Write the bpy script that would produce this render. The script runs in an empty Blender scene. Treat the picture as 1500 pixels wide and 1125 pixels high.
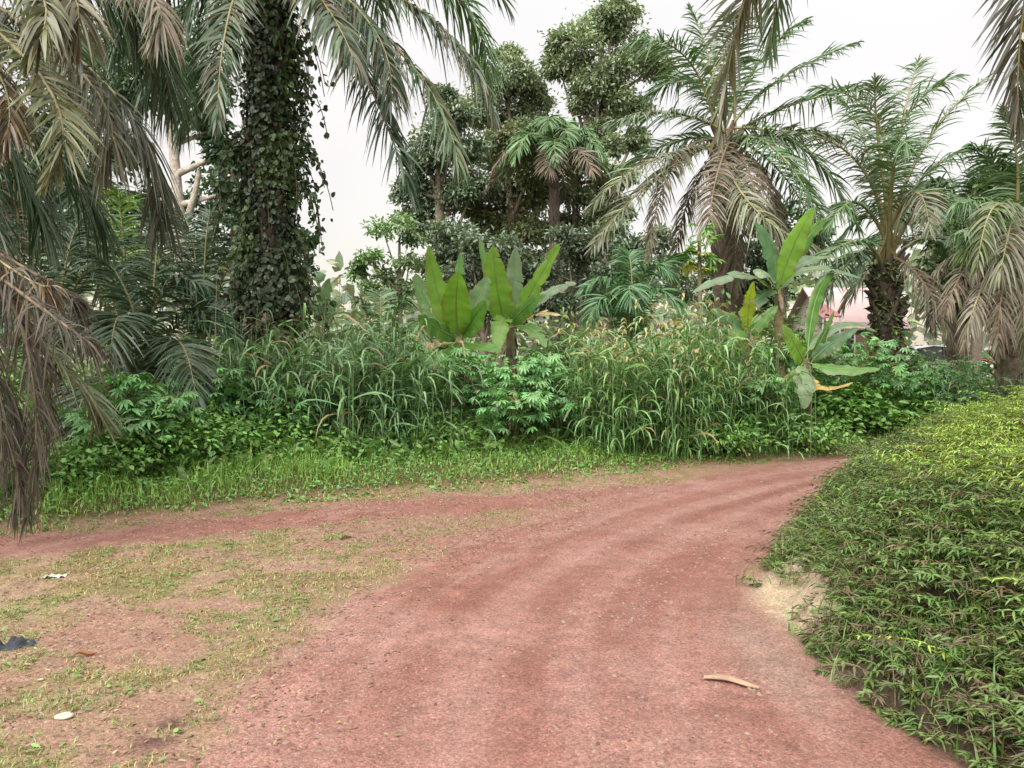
import bpy, math, random
import numpy as np
from mathutils import Vector

# ------------------------------------------------------------------ camera, sky, sun, exposure
scene = bpy.context.scene
FOC, CX, CY, HOR, EYE = 1129.0, 750.0, 562.5, 530.0, 1.6      # photograph's lens in its own pixels
PITCH = math.atan((CY - HOR) / FOC)
cam_d = bpy.data.cameras.new("camera")
cam = bpy.data.objects.new("camera", cam_d)
scene.collection.objects.link(cam)
cam.location = (0, 0, EYE)
cam.rotation_euler = (math.pi / 2 - PITCH, 0, 0)
cam_d.sensor_width = 36.0
cam_d.lens = 36.0 * FOC / 1500.0
cam_d.clip_end = 2000.0
scene.camera = cam

SUN_EL, SUN_AZ = math.radians(42), math.radians(205)           # overcast: only a soft bias in the light
world = bpy.data.worlds.new("World")
scene.world = world
world.use_nodes = True
wn, wl = world.node_tree.nodes, world.node_tree.links
wn.clear()
w_out = wn.new("ShaderNodeOutputWorld")
w_sky = wn.new("ShaderNodeTexSky"); w_sky.sky_type = 'NISHITA'; w_sky.sun_disc = False
w_sky.sun_elevation = SUN_EL; w_sky.sun_rotation = SUN_AZ; w_sky.dust_density = 3.0
w_bg1 = wn.new("ShaderNodeBackground"); w_bg1.inputs[1].default_value = 0.05
wl.new(w_sky.outputs[0], w_bg1.inputs[0])
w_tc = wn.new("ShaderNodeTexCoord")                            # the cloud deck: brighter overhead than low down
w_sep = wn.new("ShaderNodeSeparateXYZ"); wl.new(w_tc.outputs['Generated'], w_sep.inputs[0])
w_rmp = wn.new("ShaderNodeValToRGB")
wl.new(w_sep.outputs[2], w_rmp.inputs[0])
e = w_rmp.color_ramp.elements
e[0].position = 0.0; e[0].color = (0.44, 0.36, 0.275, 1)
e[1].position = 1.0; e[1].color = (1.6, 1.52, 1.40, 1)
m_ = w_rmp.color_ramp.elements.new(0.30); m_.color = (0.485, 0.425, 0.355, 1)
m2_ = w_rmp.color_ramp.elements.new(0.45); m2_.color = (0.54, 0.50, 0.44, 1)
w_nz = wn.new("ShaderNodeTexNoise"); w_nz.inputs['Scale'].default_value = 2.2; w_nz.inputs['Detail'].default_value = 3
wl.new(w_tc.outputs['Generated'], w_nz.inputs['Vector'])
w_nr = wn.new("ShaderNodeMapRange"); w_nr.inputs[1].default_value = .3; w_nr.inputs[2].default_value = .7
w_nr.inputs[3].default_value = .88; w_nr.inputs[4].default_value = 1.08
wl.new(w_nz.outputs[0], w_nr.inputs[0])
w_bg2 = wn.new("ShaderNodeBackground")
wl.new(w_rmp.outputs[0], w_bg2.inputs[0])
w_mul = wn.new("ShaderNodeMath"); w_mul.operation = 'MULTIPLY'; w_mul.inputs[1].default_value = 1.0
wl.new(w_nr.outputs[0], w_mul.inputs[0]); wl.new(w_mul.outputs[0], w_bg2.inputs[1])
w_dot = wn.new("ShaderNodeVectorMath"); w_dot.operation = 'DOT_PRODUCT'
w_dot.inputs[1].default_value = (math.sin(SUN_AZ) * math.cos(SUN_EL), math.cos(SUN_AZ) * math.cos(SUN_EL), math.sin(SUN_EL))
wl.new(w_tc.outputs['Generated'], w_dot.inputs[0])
w_glow = wn.new("ShaderNodeMapRange"); w_glow.interpolation_type = 'SMOOTHSTEP'  # added fill: sky lifted around the sun, behind the camera, to brighten the foliage
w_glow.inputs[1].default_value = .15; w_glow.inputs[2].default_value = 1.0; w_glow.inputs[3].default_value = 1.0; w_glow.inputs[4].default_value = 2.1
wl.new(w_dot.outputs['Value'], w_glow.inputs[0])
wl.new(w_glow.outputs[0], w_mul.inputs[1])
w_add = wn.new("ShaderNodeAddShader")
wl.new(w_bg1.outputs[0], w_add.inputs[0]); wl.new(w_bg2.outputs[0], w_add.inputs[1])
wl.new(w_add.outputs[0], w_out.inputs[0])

sun_d = bpy.data.lights.new("sun", 'SUN')
sun_d.energy = 1.5; sun_d.angle = math.radians(30); sun_d.color = (1.0, 0.96, 0.9)
sun = bpy.data.objects.new("sun", sun_d); scene.collection.objects.link(sun)
sdir = Vector((math.sin(SUN_AZ) * math.cos(SUN_EL), math.cos(SUN_AZ) * math.cos(SUN_EL), math.sin(SUN_EL)))
sun.rotation_euler = sdir.to_track_quat('Z', 'Y').to_euler()

scene.view_settings.view_transform = 'Standard'
scene.view_settings.look = 'None'
scene.view_settings.exposure = 0.78
scene.view_settings.gamma = 1.0

# ------------------------------------------------------------------ helpers
R = np.random.default_rng(11)
UP = np.array([0, 0, 1.0])
V3 = lambda *a: np.array(a, float)

def nrm(a):
    a = np.asarray(a, float)
    return a / np.maximum(np.linalg.norm(a, axis=-1, keepdims=True), 1e-9)

def at(px, py, Y):
    """world point seen at photograph pixel (px, py) at distance Y ahead"""
    u, v = (px - CX) / FOC, (CY - py) / FOC
    y = math.cos(PITCH) + v * math.sin(PITCH)
    z = v * math.cos(PITCH) - math.sin(PITCH)
    return V3(u / y * Y, Y, EYE + z / y * Y)

def gpt(px, py):
    """point of flat ground seen at pixel"""
    Y = EYE * FOC / (py - HOR)
    return V3((px - CX) / FOC * Y, Y, 0)

_lat = np.random.default_rng(5).random((64, 64))
def vnoise(x, y):
    x = np.asarray(x, float); y = np.asarray(y, float)
    xi = np.floor(x).astype(int); yi = np.floor(y).astype(int)
    fx = x - xi; fy = y - yi
    fx = fx * fx * (3 - 2 * fx); fy = fy * fy * (3 - 2 * fy)
    g = lambda a, b: _lat[a % 64, b % 64]
    return ((g(xi, yi) * (1 - fx) + g(xi + 1, yi) * fx) * (1 - fy)
            + (g(xi, yi + 1) * (1 - fx) + g(xi + 1, yi + 1) * fx) * fy)
def fbm(x, y, o=4):
    s = 0; a = .5; t = 0
    for k in range(o):
        s = s + a * vnoise(x * 2 ** k + 17.3 * k, y * 2 ** k + 9.1 * k); t += a; a *= .5
    return s / t
def sstep(a, b, x):
    t = np.clip((np.asarray(x, float) - a) / (b - a), 0, 1)
    return t * t * (3 - 2 * t)
def pl_dist(x, y, pl):
    """distance, signed side (+ right of travel) and arc length along a polyline"""
    x = np.asarray(x, float); y = np.asarray(y, float)
    best = np.full(x.shape, 1e9); side = np.zeros(x.shape); arc = np.zeros(x.shape); acc = 0
    for (ax, ay), (bx, by) in zip(pl[:-1], pl[1:]):
        dx, dy = bx - ax, by - ay; L2 = dx * dx + dy * dy; L = math.sqrt(L2)
        t = np.clip(((x - ax) * dx + (y - ay) * dy) / L2, 0, 1)
        d = np.hypot(x - ax - t * dx, y - ay - t * dy)
        s = (x - ax) * dy - (y - ay) * dx
        m = d < best
        best = np.where(m, d, best); side = np.where(m, np.sign(s), side); arc = np.where(m, acc + t * L, arc)
        acc += L
    return best, side, arc
def smooth_pl(pl, n=8):
    pl = [np.array(p, float) for p in pl]
    out = []
    for i in range(len(pl) - 1):
        p0 = pl[max(i - 1, 0)]; p1 = pl[i]; p2 = pl[i + 1]; p3 = pl[min(i + 2, len(pl) - 1)]
        for t in np.linspace(0, 1, n, endpoint=False):
            out.append(.5 * ((2 * p1) + (-p0 + p2) * t + (2 * p0 - 5 * p1 + 4 * p2 - p3) * t * t + (-p0 + 3 * p1 - 3 * p2 + p3) * t ** 3))
    out.append(pl[-1])
    return [tuple(p) for p in out]

# ---- the lie of the land
ROAD = smooth_pl([(0.2, -3), (0.15, 1.5), (0.12, 3.0), (0.22, 4.4), (0.62, 5.7), (1.6, 7.3), (3.1, 9.1), (5.0, 10.9), (7.5, 12.6), (11, 13.8), (20, 15)])
BRANCH = smooth_pl([(-14, 5.2), (-6, 6.15), (-4.2, 6.6), (-2.9, 7.25), (-1.45, 8.05), (0.5, 8.95), (3, 10.2)])
VERGE = smooth_pl([(-16, 4.6), (-8, 6.0), (-4.7, 7.15), (-3.6, 7.85), (-1.95, 8.8), (0, 9.95), (2.3, 11.4), (5.6, 13.2), (9, 14.6), (20, 16.5)])
BANK = smooth_pl([(3.6, -1), (2.5, 1.4), (2.0, 2.3), (1.75, 3.0), (1.62, 3.5), (1.62, 4.2), (1.78, 5.3), (2.45, 6.7), (3.35, 8.2), (4.15, 9.6), (5.6, 10.7), (8, 11.6), (14, 12.6), (26, 13.2)])
def bank_in(x, y):
    d, s, _ = pl_dist(x, y, BANK)
    return np.where(s > 0, d, -d)
def verge_in(x, y):
    d, s, _ = pl_dist(x, y, VERGE)
    return np.where(s < 0, d, -d)
def gz(x, y):
    x = np.asarray(x, float); y = np.asarray(y, float)
    bd = np.maximum(bank_in(x, y) + .45 * (fbm(x * 1.6, y * 1.6, 3) - .52), 0)
    z = 1.12 * (1 - np.exp(-(bd / .95) ** 1.12)) * (1 + .25 * (fbm(x * .9, y * .9, 2) - .5)) + .62 * (fbm(x * 1.7 + 3, y * 1.7, 3) - .5) * sstep(.05, .6, bd)
    vd = np.maximum(verge_in(x, y), 0)
    z = z + .14 * sstep(0.0, 1.2, vd) + .05 * sstep(0, .25, vd)
    z = z + .55 * sstep(18, 30, y) + .06 * (fbm(x * .5, y * .5, 3) - .5)
    d, s, _ = pl_dist(x, y, ROAD)
    off = d * s
    near = sstep(1.7, 1.3, d)
    rut = 0
    for o, w in ((-.72, .05), (-.5, .08), (-.06, .10), (.30, .06), (.62, .07), (1.06, .06), (-1.0, .08)):
        rut = rut + np.exp(-((off - o) / w) ** 2)
    z = z - .0045 * rut * near * sstep(.3, .6, fbm(x * .8 + off, y * .8, 3))
    z = z + .012 * (fbm(x * 9, y * 9, 3) - .5) + .006 * (vnoise(x * 34, y * 34) - .5) + .05 * sstep(1.4, 2.4, d) * sstep(0.3, -.5, vd * 0 + bank_in(x, y)) * .6
    return z

# ---- mesh collector
class MB:
    def __init__(s):
        s.v, s.f, s.c, s.n = [], [], [], 0
    def add(s, V, F, C):
        V = np.asarray(V, float).reshape(-1, 3); F = np.asarray(F, int)
        C = np.asarray(C, float)
        if C.ndim == 1: C = np.broadcast_to(C, V.shape)
        s.v.append(V); s.c.append(C.reshape(-1, 3)); s.f.append(F + s.n); s.n += len(V)
    def strips(s, P, W, S, C):
        """P (n,k,3) centre lines, W (n,k) half widths, S (n,3)|(n,k,3) width direction, C (n,3)|(n,k,3)"""
        n, k = P.shape[:2]
        if n == 0: return
        if S.ndim == 2: S = S[:, None, :]
        if C.ndim == 1: C = np.broadcast_to(C, (n, 3))
        if C.ndim == 2: C = np.broadcast_to(C[:, None, :], (n, k, 3))
        A = P - S * W[..., None]; B = P + S * W[..., None]
        V = np.stack([A, B], 2).reshape(-1, 3)
        i = (np.arange(n)[:, None] * k + np.arange(k - 1)[None]) * 2
        F = np.stack([i, i + 1, i + 3, i + 2], -1).reshape(-1, 4)
        s.add(V, F, np.repeat(C.reshape(-1, 3), 2, 0))
    def leaves(s, B, D, N, L, W, C, fold=.25, curl=0.0):
        """ovate leaves of two folded quads; B base, D direction, N normal"""
        n = len(B)
        if n == 0: return
        D = nrm(D); S = nrm(np.cross(D, N)); N = np.cross(S, D)
        L = np.broadcast_to(L, (n,))[:, None]; W = np.broadcast_to(W, (n,))[:, None]
        tip = B + D * L - N * L * curl
        r1 = B + D * L * .3 + S * W * .5 + N * W * fold
        r2 = B + D * L * .68 + S * W * .42 + N * (W * fold * .6 - L * curl * .45)
        l1 = r1 - S * W; l2 = r2 - S * W * .84
        V = np.stack([B, r1, r2, tip, l2, l1], 1).reshape(-1, 3)
        i = np.arange(n)[:, None] * 6
        F = np.concatenate([i + np.array([[0, 1, 2, 3]]), i + np.array([[3, 4, 5, 0]])], 0)
        C = np.broadcast_to(C, (n, 3))
        s.add(V, F, np.repeat(C, 6, 0))
    def tube(s, P, rad, ns=6, C=(.1, .08, .05), cap=True):
        P = np.asarray(P, float); k = len(P); rad = np.broadcast_to(rad, (k,))
        T = nrm(np.gradient(P, axis=0))
        ref = np.where(np.abs(T[:, 2:3]) > .9, V3(1, 0, 0)[None], UP[None])
        ref = np.broadcast_to(ref[0] if np.abs(T[:, 2]).mean() > .75 else UP, T.shape) if True else ref
        if np.abs(T[:, 2]).mean() > .75: ref = np.broadcast_to(V3(1, 0, 0), T.shape)
        S = nrm(np.cross(T, ref)); N = np.cross(S, T)
        a = np.linspace(0, 2 * np.pi, ns, endpoint=False)
        V = P[:, None] + rad[:, None, None] * (np.cos(a)[None, :, None] * S[:, None] + np.sin(a)[None, :, None] * N[:, None])
        i = np.arange(k - 1)[:, None] * ns; j = np.arange(ns)[None]; j2 = (j + 1) % ns
        F = np.stack([i + j, i + j2, i + ns + j2, i + ns + j], -1).reshape(-1, 4)
        s.add(V, F, np.asarray(C, float))
    def tris(s, V, F, C):
        F = np.asarray(F, int); s.add(V, np.concatenate([F, F[:, :1] * 0 - 1], 1) if False else np.c_[F, F[:, 2]], C)
    def box(s, c, d, C, rz=0.0):
        x, y, z = np.array(d) / 2
        V = np.array([[-x, -y, -z], [x, -y, -z], [x, y, -z], [-x, y, -z], [-x, -y, z], [x, -y, z], [x, y, z], [-x, y, z]])
        V = V @ np.array([[math.cos(rz), math.sin(rz), 0], [-math.sin(rz), math.cos(rz), 0], [0, 0, 1]]) + np.array(c)
        s.add(V, [[0, 3, 2, 1], [4, 5, 6, 7], [0, 1, 5, 4], [1, 2, 6, 5], [2, 3, 7, 6], [3, 0, 4, 7]], np.asarray(C, float))
    def build(s, name, mat, parent=None, smooth=False, origin=None):
        me = bpy.data.meshes.new(name)
        V = np.concatenate(s.v); F = np.concatenate(s.f); C = np.concatenate(s.c)
        if origin is not None: V = V - np.asarray(origin)
        tri = F[:, 2] == F[:, 3]
        cnt = np.where(tri, 3, 4)
        st = np.concatenate([[0], np.cumsum(cnt)[:-1]])
        keep = np.ones(F.shape, bool); keep[tri, 3] = False
        loops = F[keep]
        me.vertices.add(len(V)); me.vertices.foreach_set('co', V.astype(np.float32).ravel())
        me.loops.add(len(loops)); me.loops.foreach_set('vertex_index', loops.astype(np.int32))
        me.polygons.add(len(F)); me.polygons.foreach_set('loop_start', st.astype(np.int32))
        if smooth: me.polygons.foreach_set('use_smooth', np.ones(len(F), bool))
        me.update(calc_edges=True)
        a = me.color_attributes.new('col', 'FLOAT_COLOR', 'POINT')
        a.data.foreach_set('color', np.c_[np.clip(C, 0, 1), np.ones(len(C))].astype(np.float32).ravel())
        me.materials.append(mat)
        o = bpy.data.objects.new(name, me); scene.collection.objects.link(o)
        if parent is not None: o.parent = parent
        elif origin is not None: o.location = origin
        return o

def tag(o, label=None, cat=None, group=None, kind=None):
    if label: o['label'] = label
    if cat: o['category'] = cat
    if group: o['group'] = group
    if kind: o['kind'] = kind
    return o
def thing(name, loc, label, cat, group=None):
    o = bpy.data.objects.new(name, None); scene.collection.objects.link(o)
    o.location = tuple(float(q) for q in loc); o.empty_display_size = .2
    return tag(o, label, cat, group)

# ------------------------------------------------------------------ materials (all read the thing's own colour 'col')
def mat(name, rough=.5, transl=0.0, nscale=30., namt=.25, bump=0.0, bscale=40., spec=.5, coat=0.0):
    m = bpy.data.materials.new(name); m.use_nodes = True
    n, l = m.node_tree.nodes, m.node_tree.links
    n.clear()
    out = n.new("ShaderNodeOutputMaterial"); pb = n.new("ShaderNodeBsdfPrincipled")
    at_ = n.new("ShaderNodeAttribute"); at_.attribute_name = 'col'
    tc = n.new("ShaderNodeTexCoord")
    nz = n.new("ShaderNodeTexNoise"); nz.inputs['Scale'].default_value = nscale; nz.inputs['Detail'].default_value = 3
    l.new(tc.outputs['Object'], nz.inputs['Vector'])
    mr = n.new("ShaderNodeMapRange"); mr.inputs[1].default_value = .25; mr.inputs[2].default_value = .75
    mr.inputs[3].default_value = 1 - namt; mr.inputs[4].default_value = 1 + namt
    l.new(nz.outputs[0], mr.inputs[0])
    mx = n.new("ShaderNodeMix"); mx.data_type = 'RGBA'; mx.blend_type = 'MULTIPLY'; mx.inputs[0].default_value = 1
    l.new(at_.outputs['Color'], mx.inputs[6]); l.new(mr.outputs[0], mx.inputs[7])
    l.new(mx.outputs[2], pb.inputs['Base Color'])
    pb.inputs['Roughness'].default_value = rough
    pb.inputs['Specular IOR Level'].default_value = spec
    pb.inputs['Coat Weight'].default_value = coat
    if bump:
        b = n.new("ShaderNodeTexNoise"); b.inputs['Scale'].default_value = bscale; b.inputs['Detail'].default_value = 5
        l.new(tc.outputs['Object'], b.inputs['Vector'])
        bp = n.new("ShaderNodeBump"); bp.inputs['Strength'].default_value = bump; bp.inputs['Distance'].default_value = .02
        l.new(b.outputs[0], bp.inputs['Height']); l.new(bp.outputs[0], pb.inputs['Normal'])
    if transl:
        tr = n.new("ShaderNodeBsdfTranslucent")
        hs = n.new("ShaderNodeMix"); hs.data_type = 'RGBA'; hs.blend_type = 'MULTIPLY'; hs.inputs[0].default_value = 1
        l.new(mx.outputs[2], hs.inputs[6]); hs.inputs[7].default_value = (1.25, 1.35, .6, 1)
        l.new(hs.outputs[2], tr.inputs[0])
        ms = n.new("ShaderNodeMixShader"); ms.inputs[0].default_value = transl
        l.new(pb.outputs[0], ms.inputs[1]); l.new(tr.outputs[0], ms.inputs[2]); l.new(ms.outputs[0], out.inputs[0])
    else:
        l.new(pb.outputs[0], out.inputs[0])
    return m
M_PALM = mat('palm_leaf', .40, .14, 6, .2)
M_LEAF = mat('broad_leaf', .42, .2, 14, .25)
M_GRASS = mat('grass_leaf', .45, .2, 20, .2)
M_BANANA = mat('banana_leaf', .38, .35, 5, .16)
M_DRY = mat('dry_leaf', .8, .15, 12, .3)
M_BARK = mat('bark', .9, 0, 9, .4, .9, 22)
M_STONE = mat('stone', .85, 0, 40, .2, .3, 60)
M_WALL = mat('wall_plaster', .8, 0, 2, .08, .1, 30)
M_PAINT = mat('car_paint', .3, 0, 2, .03, coat=.6)
M_GLASS = mat('dark_glass', .06, 0, 2, .03)
M_RUBBER = mat('rubber', .8, 0, 20, .1)
M_CLOTH = mat('cloth', .9, 0, 25, .25, .5, 90)
M_WOOD = mat('weathered_wood', .85, 0, 18, .3, .6, 50)

def soil_material():
    m = bpy.data.materials.new('laterite_soil'); m.use_nodes = True
    n, l = m.node_tree.nodes, m.node_tree.links
    pb = n['Principled BSDF']
    at_ = n.new("ShaderNodeAttribute"); at_.attribute_name = 'col'
    tc = n.new("ShaderNodeTexCoord")
    cur = at_.outputs['Color']
    for sc, lo, hi, det in ((70., .72, 1.25, 4), (260., .8, 1.2, 2), (7., .9, 1.1, 3)):
        nz = n.new("ShaderNodeTexNoise"); nz.inputs['Scale'].default_value = sc; nz.inputs['Detail'].default_value = det
        l.new(tc.outputs['Object'], nz.inputs['Vector'])
        mr = n.new("ShaderNodeMapRange"); mr.inputs[1].default_value = .3; mr.inputs[2].default_value = .7
        mr.inputs[3].default_value = lo; mr.inputs[4].default_value = hi; l.new(nz.outputs[0], mr.inputs[0])
        mx = n.new("ShaderNodeMix"); mx.data_type = 'RGBA'; mx.blend_type = 'MULTIPLY'; mx.inputs[0].default_value = 1
        l.new(cur, mx.inputs[6]); l.new(mr.outputs[0], mx.inputs[7]); cur = mx.outputs[2]
    for vs, lo, hi in ((85., .76, 1.22), (190., .82, 1.16)):
        vo = n.new("ShaderNodeTexVoronoi"); vo.inputs['Scale'].default_value = vs
        l.new(tc.outputs['Object'], vo.inputs['Vector'])
        sp = n.new("ShaderNodeSeparateColor"); l.new(vo.outputs['Color'], sp.inputs[0])
        mr = n.new("ShaderNodeMapRange"); mr.inputs[3].default_value = lo; mr.inputs[4].default_value = hi
        l.new(sp.outputs[0], mr.inputs[0])
        mx = n.new("ShaderNodeMix"); mx.data_type = 'RGBA'; mx.blend_type = 'MULTIPLY'; mx.inputs[0].default_value = 1
        l.new(cur, mx.inputs[6]); l.new(mr.outputs[0], mx.inputs[7]); cur = mx.outputs[2]
    l.new(cur, pb.inputs['Base Color'])
    pb.inputs['Roughness'].default_value = .9; pb.inputs['Specular IOR Level'].default_value = .25
    b1 = n.new("ShaderNodeTexNoise"); b1.inputs['Scale'].default_value = 110; b1.inputs['Detail'].default_value = 6
    l.new(tc.outputs['Object'], b1.inputs['Vector'])
    bp = n.new("ShaderNodeBump"); bp.inputs['Strength'].default_value = .65; bp.inputs['Distance'].default_value = .012
    l.new(b1.outputs[0], bp.inputs['Height']); l.new(bp.outputs[0], pb.inputs['Normal'])
    return m
M_SOIL = soil_material()

# ------------------------------------------------------------------ setting: ground sheet and the dirt road cut into it
def grow(a, lim, f=1.35, s=.2):
    out = []; x = a
    while abs(x) < lim:
        x = x + s * (1 if lim > 0 else -1) * 1.0; out.append(x); s *= f
    return out
xs = np.arange(-7.2, 9.6, .03)
xs = np.concatenate([np.array(sorted([-7.2 - q for q in np.cumsum(.06 * 1.22 ** np.arange(46))])), xs, 9.6 + np.cumsum(.06 * 1.22 ** np.arange(46))])
ys = [1.1]
while ys[-1] < 15.5: ys.append(ys[-1] + .004 * ys[-1] + .004)
ys = np.array(ys)
ys = np.concatenate([np.array(sorted([1.1 - q for q in np.cumsum(.05 * 1.22 ** np.arange(44))])), ys, 15.5 + np.cumsum(.08 * 1.22 ** np.arange(45))])
GX, GY = np.meshgrid(xs, ys)
GZ = gz(GX, GY)

def road_amount(x, y):
    d, s, _ = pl_dist(x, y, ROAD)
    off = d * s
    n = .5 * (fbm(x * 1.6, y * 1.6, 3) - .5)
    a = sstep(1.75, 1.25, np.where(off < 0, -off + n * .9, off * .86 + n * .5))
    d2, s2, _ = pl_dist(x, y, BRANCH)
    b = sstep(.62, .3, d2 + n * .6)
    return np.maximum(a, b), off, d, d2
RA, OFF, RD, BD = road_amount(GX, GY)
VD = verge_in(GX, GY); BK = bank_in(GX, GY)
RED = V3(.40, .185, .145); RED2 = V3(.335, .14, .105); PALE = V3(.48, .275, .235); TAN = V3(.47, .34, .22); SAND = V3(.62, .49, .34)
OLIVE = V3(.22, .20, .075); DARK = V3(.10, .075, .05); MUD = V3(.20, .10, .085)
def mix(A, B, t): return A * (1 - t[..., None]) + B * t[..., None]
n1 = fbm(GX * .9, GY * .9, 4); n2 = fbm(GX * 3.2 + 5, GY * 3.2, 4); n3 = fbm(GX * 11, GY * 11 + 3, 3)
_, _, ARC = pl_dist(GX, GY, ROAD)
strk = .6 * fbm(OFF * 4.2 + 1.6 * fbm(GX * .8, GY * .8, 3), ARC * .3, 3) + .4 * fbm(OFF * 21, ARC * .5, 2)                              # streaks that follow the wheel tracks
RUTS = ((-.72, .035, .8), (-.50, .05, .7), (-.22, .03, .6), (-.06, .06, .9), (.30, .04, .7), (.42, .06, .5), (.62, .035, .7), (.84, .05, .5), (1.06, .035, .6), (-1.0, .05, .45))
GC = np.broadcast_to(RED, GX.shape + (3,)).copy()
GC = mix(GC, PALE, sstep(.40, .66, .65 * strk + .35 * n1) * .8)
GC = mix(GC, RED2, sstep(.52, .7, n2) * .55)
for o, w, a in RUTS:
    q = .65 * sstep(.35, .6, fbm(ARC * .45 + o * 13, OFF * .6 + o, 3)) * np.exp(-((OFF - o + .10 * (fbm(ARC * .5 + o * 9, OFF * 0 + 3, 2) - .5)) / w) ** 2) * a * sstep(.25, .6, .6 * n2 + .4 * n3)
    GC = mix(GC, RED2 * .82, q * sstep(1.9, 1.5, RD))
for o, w, a in ((-.10, .10, .75), (-.62, .12, .5), (.48, .13, .45), (.98, .09, .4)):   # soft worn wheel tracks, wandering
    wob = .16 * (fbm(ARC * .28 + o * 5, OFF * 0 + o, 3) - .5)
    q = np.exp(-((OFF - o - wob) / w) ** 2) * a * (.35 + .65 * sstep(.35, .6, fbm(ARC * .7 + o * 3, OFF * 2, 3))) * (.6 + .8 * n3)
    GC = mix(GC, RED2 * .86, np.clip(q, 0, 1) * sstep(1.9, 1.5, RD))
    q2 = np.exp(-((OFF - o - wob - .17) / .07) ** 2) * a * sstep(.4, .6, fbm(ARC * .6 + o * 7, OFF * 2, 2))
    GC = mix(GC, PALE * 1.06, np.clip(q2, 0, 1) * sstep(1.9, 1.5, RD) * .7)
GC = mix(GC, PALE * 1.04, np.exp(-((OFF - .18) / .09) ** 2) * .5 + np.exp(-((OFF + .35) / .1) ** 2) * .5)
lot = (1 - RA) * sstep(0.1, -.3, BK)
GC = mix(GC, PALE * 1.12, sstep(.5, .7, fbm(GX * .55 + 7, GY * .55, 3)) * .6)
n4 = fbm(GX * 6.3 + 2, GY * 6.3, 4)
GC = mix(GC, V3(.43, .28, .19), lot * .7)
GC = mix(GC, TAN, lot * sstep(.36, .56, .45 * n1 + .25 * n2 + .3 * n4) * .85)
GC = mix(GC, V3(.40, .22, .16), lot * sstep(.48, .62, n4) * .6)
GC = mix(GC, RED * .95, lot * sstep(.55, .62, .6 * n1 + .4 * n2) * sstep(5.0, 6.0, GY) * .8)
left = sstep(-.9, -1.8, OFF) * sstep(0.1, -.2, VD)
LOTG = np.clip(left * lot * sstep(.44, .60, .3 * n1 + .35 * n2 + .35 * n4), 0, 1)
GC = mix(GC, OLIVE * 1.35, LOTG * .7)
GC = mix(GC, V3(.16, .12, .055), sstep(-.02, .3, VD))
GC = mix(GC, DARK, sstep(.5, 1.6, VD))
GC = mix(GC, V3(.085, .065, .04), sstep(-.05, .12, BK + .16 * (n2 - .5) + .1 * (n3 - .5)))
sandm = np.exp(-(((GX - 1.90 - .1 * (GY - 5)) / .22) ** 2 + ((GY - 5.0) / .65) ** 2))
GC = mix(GC, SAND * 1.15, np.clip(sandm * 2.2 * sstep(.12, .42, .5 * n2 + .5 * n4), 0, 1))
silt = np.exp(-(((GX - 1.38) / .17) ** 2 + ((GY - 4.1) / .8) ** 2))
GC = mix(GC, V3(.46, .30, .25), np.clip(silt * 1.2, 0, 1) * .8)
muddy = np.exp(-(((GX + 1.5) / .09) ** 2 + ((GY - 3.25) / .16) ** 2)) * sstep(.35, .5, n3)
GC = mix(GC, MUD, np.clip(muddy * 1.4, 0, 1))
GC = GC * (.80 + .40 * n3)[..., None] * .475
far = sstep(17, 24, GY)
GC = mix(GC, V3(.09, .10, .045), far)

nyy, nxx = GX.shape
idx = np.arange(nyy * nxx).reshape(nyy, nxx)
Q = np.stack([idx[:-1, :-1], idx[:-1, 1:], idx[1:, 1:], idx[1:, :-1]], -1).reshape(-1, 4)
RAq = ((RA[:-1, :-1] + RA[1:, 1:]) / 2 > .5) & (BK[:-1, :-1] < 0)
RAq = (RAq & ((VD[:-1, :-1] < 0))).ravel()
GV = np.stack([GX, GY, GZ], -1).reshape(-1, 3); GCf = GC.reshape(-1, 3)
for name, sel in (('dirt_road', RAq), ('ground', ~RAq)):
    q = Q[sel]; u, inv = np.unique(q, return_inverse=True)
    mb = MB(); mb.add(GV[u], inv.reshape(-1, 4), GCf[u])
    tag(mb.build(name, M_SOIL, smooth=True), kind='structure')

# ---- gravel
def scatter(n, x0, x1, y0, y1, dens):
    x = R.uniform(x0, x1, n); y = y0 + (y1 - y0) * R.random(n)
    k = R.random(n) < dens(x, y)
    return x[k], y[k]
def pebbles(mb, x, y, size, cols):
    n = len(x)
    base = np.array([[1, 0, 0], [.3, .95, 0], [-.8, .6, 0], [-.8, -.6, 0], [.3, -.95, 0], [.15, .1, .8], [-.25, -.2, .72]], float)
    F = np.array([[0, 1, 5, 5], [1, 2, 5, 5], [2, 6, 5, 5], [2, 3, 6, 6], [3, 4, 6, 6], [4, 5, 6, 6], [4, 0, 5, 5]])
    a = R.uniform(0, 6.28, n); c, s_ = np.cos(a), np.sin(a)
    sc = size[:, None] * R.uniform(.6, 1.3, (n, 3)); sc[:, 2] *= .75
    B = base[None] * (1 + .25 * R.standard_normal((n, 7, 1))) * sc[:, None, :]
    V = np.stack([B[..., 0] * c[:, None] - B[..., 1] * s_[:, None], B[..., 0] * s_[:, None] + B[..., 1] * c[:, None], B[..., 2]], -1)
    V += np.stack([x, y, gz(x, y) - .001], -1)[:, None]
    C = cols[R.integers(0, len(cols), n)] * R.uniform(.8, 1.2, (n, 1))
    mb.add(V, (np.arange(n)[:, None, None] * 7 + F[None]).reshape(-1, 4), np.repeat(C, 7, 0))
mb = MB()
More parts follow.
